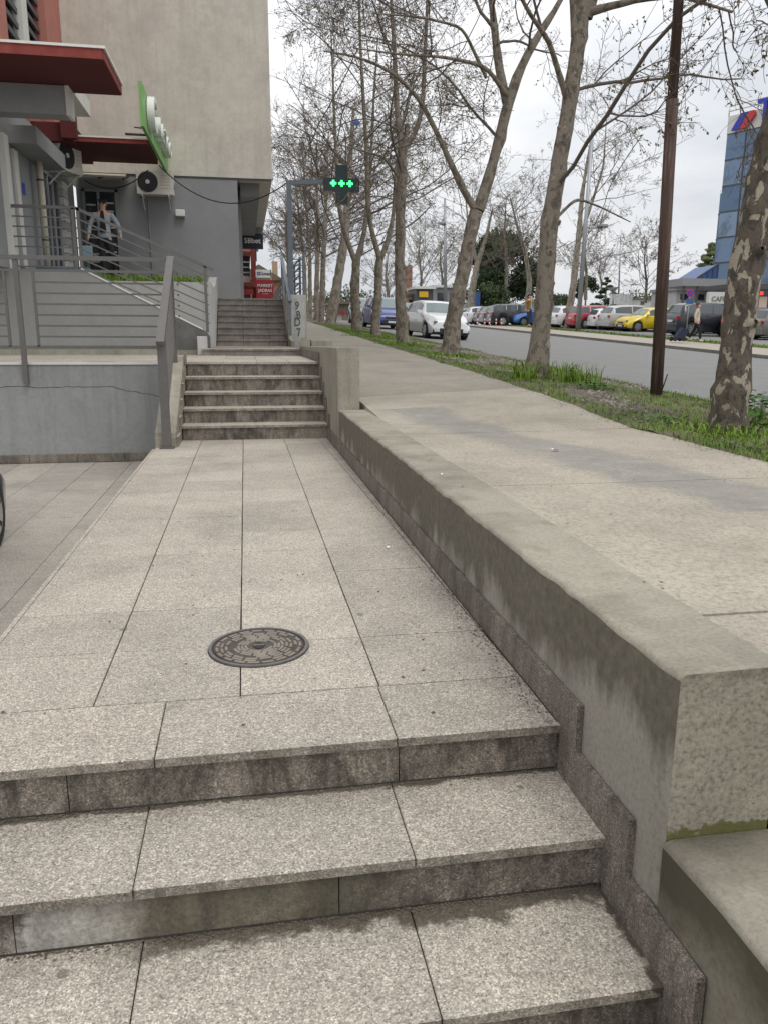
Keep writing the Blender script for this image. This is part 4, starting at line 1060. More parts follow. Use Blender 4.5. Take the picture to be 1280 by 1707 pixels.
box('sign_panel', .47, 1.0, 28.9, 28.98, 3.22, 3.49, 'sign_white', s2_); text('lettering', 'Cuneo', (.80, 28.89, 3.355), .15, 'sign_black', s2_, (90, 0, 0), .003); 
pts = [(.57+.045*math.cos(t_), 28.89, 3.355+.045*math.sin(t_)) for t_ in np.linspace(.6, 5.7, 16)]; tube('round_mark', pts, .012, 'letter_blue', s2_, 5)
box('sign_post', .98, 1.02, 28.9, 28.95, 2.1, 3.5, 'pipe_cream', s2_)
s3_ = thing('market_sign', 'red board reading MARKET JADRAS standing at the top of the stairs', 'sign', (.8, 27.5, 2.1))
box('sign_panel', .45, 1.02, 27.5, 27.58, 2.42, 3.05, 'sign_red', s3_); text('lettering', 'MARKET', (.745, 27.49, 2.86), .135, 'sign_white', s3_, (90, 0, 0), .003); text('lettering', 'JADRAS', (.745, 27.49, 2.70), .135, 'sign_white', s3_, (90, 0, 0), .003)
box('underline', .65, .85, 27.485, 27.495, 2.59, 2.60, 'sign_white', s3_)
for x in (.5, .97): box('sign_leg', x-.02, x+.02, 27.5, 27.54, 2.1, 2.42, 'dark_grey', s3_)
bt = thing('distant_brick_house', 'brown house with tiled roof behind the white sign', 'building', (1, 60, 2.5))
box('wall', -.5, 2.8, 60, 66, 2.0, 5.2, 'brick_far', bt); prism('roof', [(-.8, 5.2), (3.1, 5.2), (1.2, 6.3)], 'y', 59.7, 66.3, 'stone_far', bt)
box('chimney', 2.2, 2.6, 60.5, 61, 5.5, 6.6, 'tan_far', bt)

# ------------------------------------------------------------------ trees
def grow(P, Rr, n, tmin, tmax, lenf, rf, npt, spread, upb, wob, parents=None, lenabs=None, tpow=1.):
    """children for parent polylines P (B,N,3)"""
    B, Np, _ = P.shape
    L = np.linalg.norm(np.diff(P, axis=1), axis=2).sum(1)
    pr_ = L/L.sum() if parents is None else parents
    b = rng.choice(B, n, p=pr_); t = tmin+(tmax-tmin)*rng.random(n)**tpow
    s_ = t*(Np-1); i = np.minimum(s_.astype(int), Np-2); fr_ = (s_-i)[:, None]
    p0 = P[b, i]*(1-fr_)+P[b, i+1]*fr_; r0 = Rr[b, i]*(1-fr_[:, 0])+Rr[b, i+1]*fr_[:, 0]
    T = P[b, i+1]-P[b, i]; T /= np.linalg.norm(T, axis=1, keepdims=True)+1e-9
    rd = rng.normal(size=(n, 3)); rd -= T*(rd*T).sum(1, keepdims=True); rd /= np.linalg.norm(rd, axis=1, keepdims=True)+1e-9
    d = T*np.cos(spread)+rd*np.sin(spread); d[:, 2] += upb; d /= np.linalg.norm(d, axis=1, keepdims=True)
    ll = (lenabs if lenabs is not None else L[b]*lenf)*(1-.55*t)*rng.uniform(.6, 1.25, n)
    Q = np.empty((n, npt, 3)); Q[:, 0] = p0
    step = (ll/(npt-1))[:, None]
    for k in range(1, npt):
        d = d+rng.normal(size=(n, 3))*wob; d[:, 2] += upb*.35; d /= np.linalg.norm(d, axis=1, keepdims=True)
        Q[:, k] = Q[:, k-1]+d*step
    rb = r0*rf*rng.uniform(.7, 1.1, n)
    Rn = rb[:, None]*np.linspace(1, .35, npt)[None]
    return Q, Rn
def resample(pts, rad, n):
    pts = np.array(pts, float); s_ = np.r_[0, np.cumsum(np.linalg.norm(np.diff(pts, axis=0), axis=1))]; t = np.linspace(0, s_[-1], n)
    # smooth through the control points
    Q = np.stack([np.interp(t, s_, pts[:, k]) for k in range(3)], 1); r = np.interp(t, s_, rad)
    for _ in range(2): Q[1:-1] = (Q[:-2]+2*Q[1:-1]+Q[2:])/4
    return Q, r
def px(u, v, y, dy=0.): return ony(u, v, y+dy)
def plane_tree(name, label, stems, cat='tree', rs=.78, lclip=.028, group='plane trees along the sidewalk', barkm='bark_brown', q=1., limbs=12, twigm='twig', tmin=.0, buds=1.,
               limb_len=3.2, budm='bud', rmin=.0032, knots=10, drop=-.02, stem_t=None, spreadL=1.15, trunk_sides=16):
    """stems: list of (points, radii); the first one is the trunk"""
    base = Vector(stems[0][0][0]); th = thing(name, label, cat, tuple(base), group)
    stems = [(a_, [x_*rs for x_ in b_]) for a_, b_ in stems]
    ma = MA(); SP = []
    for k, (pts, rad) in enumerate(stems):
        n = 56 if k == 0 else 22
        Q, r = resample(pts, rad, n)
        wv = np.array([mnoise.noise(Vector((0, 0, z*1.6+k*7))) for z in Q[:, 2]]); r = r*(1+.09*wv)
        V, F = tube_arrays(Q[None], r[None], trunk_sides if k == 0 else 10)
        V = V.copy()
        c = np.repeat(Q, trunk_sides if k == 0 else 10, axis=0)
        e = np.array([mnoise.noise(Vector(v)*2.8) for v in V])*.15+np.array([mnoise.noise(Vector(v)*9) for v in V])*.10+np.array([max(0, mnoise.noise(Vector(v)*4.5+Vector((9, 9, 9)))-.25) for v in V])*.55
        V = c+(V-c)*(1+e[:, None])
        ma.add(V, F)
        Q2, r2 = resample(pts, rad, 14); SP.append((Q2, r2))
    # knots: short burl stubs
    for i in range(knots):
        k = 0 if random.random() < .6 else random.randrange(len(SP)); Q2, r2 = SP[k]; i0 = random.randrange(3, 11); a = random.uniform(0, 6.28)
        d = np.array([math.cos(a), math.sin(a), .3]); r = r2[i0]
        pts = np.array([Q2[i0]+d*r*.5, Q2[i0]+d*r*1.02, Q2[i0]+d*r*1.22]); V, F = tube_arrays(pts[None], np.array([[r*.5, r*.36, r*.12]]), 8); ma.add(V, F)
    tr = ma.build('trunk', [barkm], th)
    SPp = np.stack([a for a, b in SP]); SPr = np.stack([b for a, b in SP])
    st_w = np.array([0.45 if (k == 0 and len(SP) > 1) else 1. for k in range(len(SP))])*np.linalg.norm(np.diff(SPp, axis=1), axis=2).sum(1); st_w /= st_w.sum()
    # limbs
    t0 = stem_t if stem_t is not None else .35
    Pl, Rl = [], []
    q1, r1 = grow(SPp, SPr, int(limbs*1.5), t0, 1., 0, .38, 12, spreadL, .05, .10, parents=st_w, lenabs=limb_len*1.45)
    r1 = np.clip(r1, .010, lclip)
    if SPp[0, 0, 1] > 8 and SPp[0, 0, 0] < 6: kp = (q1[:, :, 0].min(1) > .9) & (q1[:, :, 2].min(1) > SPp[0, 0, 2]+2.3); q1, r1 = q1[kp], r1[kp]
    cr_ = MA()
    V, F = tube_arrays(q1, r1, 6); cr_.add(V, F)
    q2, r2 = grow(q1, r1, int(limbs*11*q), .12, 1., .48, .55, 8, .8, .0, .13); r2 = np.clip(r2, .005, .018)
    if SPp[0, 0, 1] > 8 and SPp[0, 0, 0] < 6: kp = (q2[:, :, 0].min(1) > .45) & (q2[:, :, 2].min(1) > SPp[0, 0, 2]+2.2); q2, r2 = q2[kp], r2[kp]
    V, F = tube_arrays(q2, r2, 5); cr_.add(V, F)
    allP = q2
    q3, r3 = grow(q2, r2, int(limbs*62*q), .08, 1., .55, .6, 5, .8, drop, .2); r3 = np.clip(r3, rmin*1.1, .008)
    V, F = tube_arrays(q3, r3, 4); cr_.add(V, F)
    q4, r4 = grow(q3, r3, int(limbs*210*q), .1, 1., .5, .7, 4, .75, drop*1.5, .25, lenabs=.40); r4 = np.clip(r4, rmin*.8, .006)
    V, F = tube_arrays(q4, r4, 3); cr_.add(V, F)
    co = cr_.build('crown', [twigm], th)
    # buds, young leaves and last year's seed balls
    nb = int(limbs*620*q*buds)
    if nb:
        i = rng.integers(0, len(q4), nb); t = rng.random(nb)**.5; k = np.minimum((t*3).astype(int), 2); f2_ = (t*3-k)[:, None]
        c = q4[i, k]*(1-f2_)+q4[i, k+1]*f2_
        s_ = (rng.uniform(.016, .045, nb)*(1+rmin*60))[:, None]; d = rng.normal(size=(nb, 3)); d[:, 2] -= .5; d /= np.linalg.norm(d, axis=1, keepdims=True); w = np.cross(d, rng.normal(size=(nb, 3))); w /= np.linalg.norm(w, axis=1, keepdims=True)+1e-9
        V = np.stack([c, c+d*s_*.5+w*s_*.32, c+d*s_, c+d*s_*.5-w*s_*.32], 1).reshape(-1, 3); F = np.arange(nb*4).reshape(-1, 4)
        bm_ = MA(); h = nb//2; bm_.add(V, F, 0); bm_.M[0][h:] = 1
        o = bm_.build('young_leaves', [budm, 'bud_brown'], co, smooth=False); o['kind'] = 'stuff'; o.matrix_parent_inverse = Matrix.Identity(4)
    ns = int(limbs*3*q)
    if ns and knots:
        i = rng.integers(0, len(q3), ns); c = q3[i, -1]-np.array([0, 0, .06]); r = .014
        oc = np.array([[1, 0, 0], [0, 1, 0], [-1, 0, 0], [0, -1, 0], [0, 0, 1], [0, 0, -1]])*r
        V = (c[:, None]+oc[None]).reshape(-1, 3); tri = np.array([[0, 1, 4, 4], [1, 2, 4, 4], [2, 3, 4, 4], [3, 0, 4, 4], [1, 0, 5, 5], [2, 1, 5, 5], [3, 2, 5, 5], [0, 3, 5, 5]])[:, :3]
        F = (tri[None]+np.arange(ns)[:, None, None]*6).reshape(-1, 3); sm = MA(); sm.add(V, F)
        o = sm.build('seed_balls', ['seed_ball'], co, smooth=False); o['kind'] = 'stuff'
    return th
def gz(u, v, x):  # base on the verge
    p = onx(u, v, x); return p
def stem(pix, y, dys=None, first_x=None):
    out_ = []
    for k, (u, v) in enumerate(pix): out_.append(ony(u, v, y+(dys[k] if dys else 0)))
    return out_
def flare(r): return [r*1.28]+[r]*0
# T1 nearest
y1 = 6.15; base1 = ony(1213, 706, y1)
plane_tree('plane_tree', 'nearest plane tree with pale flaking bark at the right edge', [
    (stem([(1213, 715), (1215, 690), (1224, 600), (1236, 500), (1251, 410), (1275, 300), (1299, 200), (1345, 60), (1380, -80)], y1), [.175, .155, .135, .128, .135, .14, .13, .11, .10]),
    (stem([(1345, 60), (1290, -150), (1200, -330)], y1, [0, .3, .8]), [.10, .08, .04]),
    (stem([(1380, -80), (1430, -300), (1440, -450)], y1, [0, -.2, -.5]), [.10, .07, .04])], barkm='bark_patchy', limbs=12, limb_len=3.0, stem_t=.55, q=1.0, buds=.8, rmin=.0028, trunk_sides=30, rs=1., lclip=.014)
y2 = 10.75
plane_tree('plane_tree', 'tall plane tree with knotted trunk standing in long grass left of the wooden pole', [
    (stem([(893, 622), (896, 600), (902, 540), (908, 470), (916, 370), (932, 270), (950, 160), (962, 80), (970, 20), (975, -60)], y2), [.24, .205, .165, .155, .15, .135, .13, .13, .13, .11]),
    (stem([(962, 60), (955, -40), (940, -160), (930, -330)], y2, [0, .1, .3, .5]), [.11, .09, .07, .04]),
    (stem([(975, 30), (1000, -60), (1040, -200), (1060, -360)], y2, [0, -.1, -.3, -.5]), [.12, .10, .07, .04]),
    (stem([(975, 22), (1010, 12), (1060, 0), (1130, -8), (1220, 20)], y2, [0, -.2, -.5, -.9, -1.4]), [.08, .06, .045, .035, .02]),
    (stem([(948, 180), (915, 70), (880, 20), (850, -40)], y2, [0, -.3, -.7, -1]), [.05, .04, .03, .02]),
    (stem([(915, 375), (960, 330), (1000, 345), (1050, 370)], y2, [0, .2, .5, .9]), [.03, .025, .018, .01])], limbs=14, limb_len=3.6, stem_t=.42, q=.8, barkm='bark_brown')
y3 = 15.4
plane_tree('plane_tree', 'leaning plane tree forking low in front of the white car', [
    (stem([(750, 590), (751, 575), (757, 520), (772, 450), (783, 390), (794, 352)], y3), [.27, .22, .185, .17, .165, .17]),
    (stem([(796, 350), (812, 305), (832, 230), (848, 165), (868, 110), (895, 60), (930, 10), (960, -60)], y3), [.155, .14, .135, .125, .10, .085, .07, .05]),
    (stem([(794, 352), (775, 325), (750, 270), (725, 215), (700, 165), (655, 120), (600, 95), (540, 85)], y3, [0, 0, -.1, -.2, -.3, -.5, -.8, -1.1]), [.10, .085, .07, .06, .05, .04, .028, .015]),
    (stem([(846, 180), (832, 120), (825, 60), (818, 0), (800, -90)], y3, [0, .1, .2, .3, .4]), [.11, .10, .09, .07, .04]),
    (stem([(826, 50), (800, 20), (780, -30)], y3), [.05, .04, .03]),
    (stem([(848, 165), (810, 110), (740, 95), (660, 90), (590, 80)], y3, [0, -.2, -.5, -.8, -1]), [.06, .05, .035, .025, .012]),
    (stem([(810, 130), (770, 45), (700, 28), (620, 22)], y3, [.1, -.2, -.5, -.9]), [.045, .035, .025, .012])], limbs=14, limb_len=3.6, stem_t=.25, q=.8, barkm='bark_brown')
y4 = 20.
plane_tree('plane_tree', 'straight plane tree with a sawn-off stub just left of the white car', [
    (stem([(672, 572), (671, 555), (667, 500), (666, 420), (667, 350), (670, 285), (671, 240)], y4), [.24, .20, .17, .165, .16, .155, .16]),
    (stem([(669, 250), (661, 180), (658, 100), (652, 0), (650, -80)], y4), [.10, .085, .07, .05, .03]),
    (stem([(672, 250), (692, 225), (704, 180), (708, 90), (712, 0), (715, -80)], y4), [.10, .085, .07, .06, .045, .03]),
    (stem([(671, 245), (677, 225), (678, 208)], y4), [.09, .08, .075]),
    (stem([(667, 300), (640, 262), (600, 250), (560, 240)], y4, [0, -.3, -.7, -1]), [.05, .04, .03, .015])], limbs=14, limb_len=3.8, stem_t=.3, q=.85, barkm='bark_brown')
y5 = 24.6
plane_tree('plane_tree', 'plane tree with a clean V fork in front of the blue car', [
    (stem([(626, 560), (626, 545), (630, 490), (632, 440), (634, 428)], y5), [.22, .19, .16, .155, .16]),
    (stem([(633, 430), (622, 400), (612, 340), (612, 260), (606, 170), (600, 60), (598, -40)], y5), [.11, .10, .09, .08, .07, .05, .03]),
    (stem([(635, 430), (648, 400), (657, 350), (660, 280), (672, 200), (690, 120)], y5), [.11, .10, .08, .07, .05, .03])], limbs=14, limb_len=4.0, stem_t=.2, q=.9, barkm='bark_brown')
y6 = 29.5
plane_tree('plane_tree', 'stout plane tree left of the V-forked one beside the gravel path', [
    (stem([(595, 553), (594, 540), (592, 480), (594, 430)], y6), [.27, .24, .21, .2]),
    (stem([(594, 435), (606, 400), (612, 350), (618, 280), (622, 180), (630, 60)], y6), [.14, .12, .1, .08, .06, .03]),
    (stem([(592, 435), (576, 395), (564, 340), (560, 260), (556, 150), (552, 50)], y6), [.14, .12, .1, .08, .05, .03])], limbs=14, limb_len=4.2, stem_t=.2, q=.85, barkm='bark_brown')
ub = [(550, 546, 38.5, .34, (575, 400), (590, 180)), (535, 545, 43.5, .22, (540, 420), (548, 220)), (526, 544, 47., .22, (530, 420), (528, 240)), (517, 543, 51, .2, (517, 430), (505, 260)), (511, 542, 56, .2, (508, 440), (490, 280))]
nm = ['pale thick leaning plane tree at the far end of the sidewalk', 'slim plane tree second from the pale leaning one going away', 'slim plane tree third along the far end of the row', 'thin plane tree fourth along the far end of the row', 'last plane tree of the row next to the stair railing']
for (u, v, yy_, r, m1, m2), lb in zip(ub, nm):
    plane_tree('plane_tree', lb, [(stem([(u, v+3), (u+1, v-8), ((u+m1[0])/2, (v+m1[1])/2), m1, ((m1[0]+m2[0])/2, (m1[1]+m2[1])/2), m2], yy_), [r*1.25, r, r*.85, r*.75, r*.5, r*.2])], limbs=16, limb_len=4.6, stem_t=.35, q=.62, barkm='bark_pale', rmin=.007, knots=4, trunk_sides=12)

# street trees across the road
plane_tree('roadside_tree', 'slender tree on the far verge behind the tall lamp post', [(stem([(945, 548), (948, 520), (957, 460), (963, 400), (970, 320), (985, 230)], 52), [.42, .32, .28, .24, .17, .08]),
    (stem([(962, 410), (985, 340), (1005, 280), (1010, 200)], 52), [.14, .12, .08, .04])], group='trees across the road', limbs=16, limb_len=6.5, stem_t=.3, q=.6, rmin=.012, barkm='bark_pale', knots=0, twigm='twig', trunk_sides=10)
plane_tree('roadside_tree', 'pale leaning tree in front of the dark pine', [(stem([(783, 520), (785, 490), (795, 440), (808, 400), (820, 350)], 70), [.45, .38, .32, .2, .1]), (stem([(795, 440), (780, 380), (775, 320)], 70), [.2, .12, .06])], group='trees across the road', limbs=14, limb_len=7, stem_t=.3, q=.6, rmin=.016, barkm='bark_pale', budm='spring_leaf', knots=0, buds=1.4, trunk_sides=10)
plane_tree('roadside_tree', 'pale slim tree above the man in the mustard jacket', [(stem([(878, 520), (882, 470), (875, 420), (862, 380), (850, 330)], 66), [.35, .28, .2, .14, .07])], group='trees across the road', limbs=12, limb_len=6, stem_t=.3, q=.55, rmin=.015, barkm='bark_pale', budm='spring_leaf', knots=0, buds=1.3, trunk_sides=10)
for (u, v0, v1, yy_, lb, bm_, r) in ((1075, 505, 400, 75, 'bare rounded tree seen left of the cedar', 'bud_brown', .2), (975, 500, 370, 95, 'bare dark tree beyond the parked cars', 'bud_brown', .3), (645, 520, 430, 80, 'dark bare tree behind the blue car', 'bud_brown', .3),
     (700, 505, 380, 90, 'pale budding tree behind the kiosk', 'spring_leaf', .22), (735, 500, 400, 100, 'yellow green budding tree behind the white car', 'spring_leaf', .25), (1000, 495, 430, 120, 'small bare tree by the globe lamp', 'bud_brown', .25), (842, 505, 330, 85, 'tall yellowish budding tree over the pine', 'spring_leaf', .3), (480, 505, 330, 70, 'brown budding tree behind the pharmacy post', 'spring_leaf', .3)):
    plane_tree('distant_tree', lb, [(stem([(u, v0), (u+2, (v0*2+v1)/3), (u-2, (v0+v1*2)/3), (u+1, v1)], yy_), [r, r*.8, r*.5, r*.2])], group='bare trees in the background', limbs=14, limb_len=yy_*.055, stem_t=.15, q=.45, rmin=.02, barkm='bark_brown', knots=0, budm=bm_, buds=1.2, spreadL=.8, trunk_sides=8)

def bushy(name, label, c, rx, rz, n, leaf, mat, cat='tree', trunk=True, group=None, cone=False, lumps=12):
    th = thing(name, label, cat, c, group)
    if trunk: tube('trunk', [(c[0], c[1], c[2]-.2), (c[0], c[1], c[2]+rz*1.5)], [rx*.09, rx*.03], 'bark_brown', th, 8)
    C = []
    for i in range(lumps):
        if cone:
            t = i/lumps; a = i*2.4; rr = rx*(1-t)*rng.uniform(.45, .95); C.append((c[0]+rr*math.cos(a), c[1]+rr*math.sin(a), c[2]+rz*(.15+1.85*t), rx*.42*(1-t*.75)))
        else:
            a = rng.uniform(0, 6.28); b_ = rng.uniform(-.75, 1); rr = rx*.62*math.sqrt(max(0, 1-b_*b_)); C.append((c[0]+rr*math.cos(a), c[1]+rr*math.sin(a), c[2]+rz*(1.05+.68*b_), rx*rng.uniform(.3, .5)))
    C = np.array(C); i = rng.integers(0, len(C), n); d = rng.normal(size=(n, 3)); d /= np.linalg.norm(d, axis=1, keepdims=True); r = C[i, 3]*rng.random(n)**.4
    fl_ = .35 if cone else .8
    p = C[i, :3]+d*r[:, None]*np.array([1, 1, fl_]); w = rng.normal(size=(n, 3)); w /= np.linalg.norm(w, axis=1, keepdims=True); u_ = np.cross(w, d); u_ /= np.linalg.norm(u_, axis=1, keepdims=True)+1e-9; s_ = leaf*rng.uniform(.5, 1.3, n)[:, None]
    V = np.stack([p-w*s_, p+u_*s_*.5, p+w*s_, p-u_*s_*.5], 1).reshape(-1, 3); ma = MA(); ma.add(V, np.arange(n*4).reshape(-1, 4)); ma.build('crown', [mat], th, smooth=False)
    return th
bp = ony(835, 515, 92); bushy('pine_tree', 'large dark green pine mass behind the parked cars', (bp[0], bp[1], bp[2]-1), 4.8, 5.0, 22000, .20, 'pine', lumps=34)
bp = ony(815, 515, 84); bushy('conifer_shrub', 'lower round dark conifer in front of the large pine', (bp[0], bp[1], bp[2]-1.2), 2.6, 2.0, 6000, .16, 'shrub_far', lumps=22)
bp = ony(1178, 505, 105); bushy('cedar_tree', 'pale green layered cedar left of the glass building', (bp[0], bp[1], bp[2]-1), 4.4, 4.6, 9000, .24, 'cedar', cone=True, lumps=34)
bp = ony(1008, 505, 110); bushy('small_conifer', 'small dark conifer beside the globe lamp', (bp[0], bp[1], bp[2]-1), 2.4, 2.4, 2600, .2, 'pine', cone=True)
bp = ony(975, 505, 105); bushy('ivy_shrub', 'dark ivy clump at the foot of the bare background tree', (bp[0], bp[1], bp[2]-1), 1.8, 2.4, 2600, .2, 'pine')
bp = ony(930, 505, 130); bushy('round_bush', 'low round bush on the horizon behind the white hatchback', (bp[0], bp[1], bp[2]-1.2), 2.6, 1.3, 1800, .2, 'shrub_far', trunk=False)
for i, (u, hgt) in enumerate(((560, 5), (610, 4), (690, 4.5), (765, 5), (900, 4), (1050, 4), (1110, 4.5))):
    bp = ony(u, 520, 170); bushy('background_trees', ['far grey green thicket behind the stone wall', 'far thicket behind the pale roofs', 'far thicket behind the kiosk', 'far thicket left of the pine', 'far thicket right of the pine', 'far thicket behind the silver car', 'far thicket behind the wooden pole'][i], (bp[0], bp[1], bp[2]-2), 8, hgt*.7, 1500, .35, 'shrub_far', trunk=False, lumps=14)

# ------------------------------------------------------------------ plants on the verge
tuft('long_grass_clump', 'long grass growing around the knotted plane tree', 4.05+.42, 10.35, 520, .42, .05, .46, .011, 1.3, 'grass')
tuft('iris_clump', 'broad dark blades left of the knotted plane tree', 3.80, 10.4, 130, .22, .08, .42, .020, 1.2, 'grass')
for i, (x, y, n, r, l) in enumerate(((4.15, 15.3, 1500, .55, 'bright grass ring at the foot of the leaning plane tree'), (4.0, 19.4, 1600, .8, 'grass patch around the stubbed plane tree'), (3.9, 24, 1600, .9, 'grass patch under the V-forked plane tree'), (3.8, 28, 1200, .8, 'grass around the stout plane tree'), (4.1, 6.1, 700, .5, 'grass at the foot of the flaking plane tree'))):
    tuft('grass_patch', l, x, y, n, r, .03, .15, .011, 1.1, 'grass_bright' if i < 2 else 'grass')
pz = ony(1262, 650, 6.6); leafy('nettle_plant', 'leafy green nettles right of the flaking plane tree', pz[0]+.05, 6.6, 190, .24, .34, .085)
pz = ony(990, 636, 9.3); leafy('broadleaf_weed', 'low broad leaved weed between the knotted tree and the wooden pole', pz[0], 9.3, 90, .20, .12, .07)
pz = ony(975, 790, 6.); leafy('clover_patch', 'small leafy weed in front of the flaking plane tree', 3.75, 6.6, 120, .25, .06, .05)
bsp = ony(593, 203, 22); meta(mesh_obj('blue_bag', [(bsp[0], 22, bsp[2]), (bsp[0]+.12, 22.05, bsp[2]+.03), (bsp[0]+.05, 22, bsp[2]-.14), (bsp[0]-.12, 21.95, bsp[2]-.03), (bsp[0]+.02, 22.08, bsp[2]+.12)], [(0, 1, 2), (0, 2, 3), (0, 3, 4), (0, 4, 1)], 'blue_awning'), 'blue plastic bag caught in the branches above the pharmacy cross', 'plastic bag')
# wooden pole
wp = thing('wooden_pole', 'dark brown wooden utility pole with a joint halfway standing on the verge', 'pole', tuple(ony(1093, 655, 8.9)))
a0 = ony(1093, 658, 8.9); a1 = ony(1120, 166, 8.9); a2 = ony(1133, -40, 8.9)
tube('pole_shaft', [a0, (a0+a1)/2, a1], [.074, .071, .069], 'wood_pole', wp, 20); tube('pole_top', [a1, a2+(a2-a1)*2], [.057, .05], 'wood_pole', wp, 16)
meta(tube('iron_rod', [ony(1101, 655, 8.75), ony(1112, 624, 8.75)], .008, 'black_plastic', None, 6), 'short bent iron rod sticking up beside the wooden pole', 'rod')

# ------------------------------------------------------------------ lamp posts and street furniture
def lamp(u0, v0, u1, v1, y, label, arm=None, r=.09):
    a = ony(u0, v0, y); b_ = ony(u1, v1, y); t_ = thing('lamp_post', label, 'lamp post', tuple(a), 'street lamp posts')
    tube('pole', [a, b_], [r, r*.6], 'steel_post', t_, 10)
    if arm:
        p = ony(arm[0], arm[1], y); q_ = np.array(a)+(np.array(b_)-np.array(a))*((p[2]-a[2])/(b_[2]-a[2])); tube('arm', [q_, p], r*.35, 'steel_post', t_, 8)
        disc('lamp_head', (p[0], p[1], p[2]+.12), (0, 0, 1), .34, .12, 'mid_grey', t_, 20); disc('lamp_glass', (p[0], p[1], p[2]+.045), (0, 0, 1), .22, .03, 'lamp_clear', t_, 20)
    return t_
lamp(962, 553, 987, 215, 46, 'tall grey lamp post with side arm across the road', (1003, 380), .15)
lamp(742, 508, 741, 330, 66, 'grey lamp post behind the white car', (736, 375), .15)
lamp(1030, 500, 1034, 395, 110, 'thin distant mast left of the wooden pole', None, .13)
lamp(1052, 500, 1038, 428, 120, 'slanted faint mast behind the silver car', None, .08) if False else None
gl = thing('globe_lamp', 'short park lamp with cone shade behind the silver car', 'lamp post', tuple(ony(1021, 512, 60)))
tube('pole', [ony(1021, 518, 60), ony(1021, 487, 60)], .07, 'steel_post', gl, 8); tube('lamp_shade', [ony(1021, 487, 60), ony(1021, 479, 60)], [.12, .48], 'mid_grey', gl, 14)
for i, u in enumerate((795, 807, 815, 826, 835)):
    p = on_ground(u, 543.5); p = ony(u, 542, 57); bt_ = thing('bollard', ['first', 'second', 'third', 'fourth', 'fifth'][i]+' red and white bollard from the left, at the far kerb', 'bollard', tuple(p), 'red and white bollards at the kerb')
    zb = G(p[0], p[1]); zb = p[2]-.02
    for k in range(4): tube('band', [(p[0], p[1], zb+.12*k), (p[0], p[1], zb+.12*(k+1)-.002)], .05, 'sign_white' if k % 2 else 'bollard_red', bt_, 8)

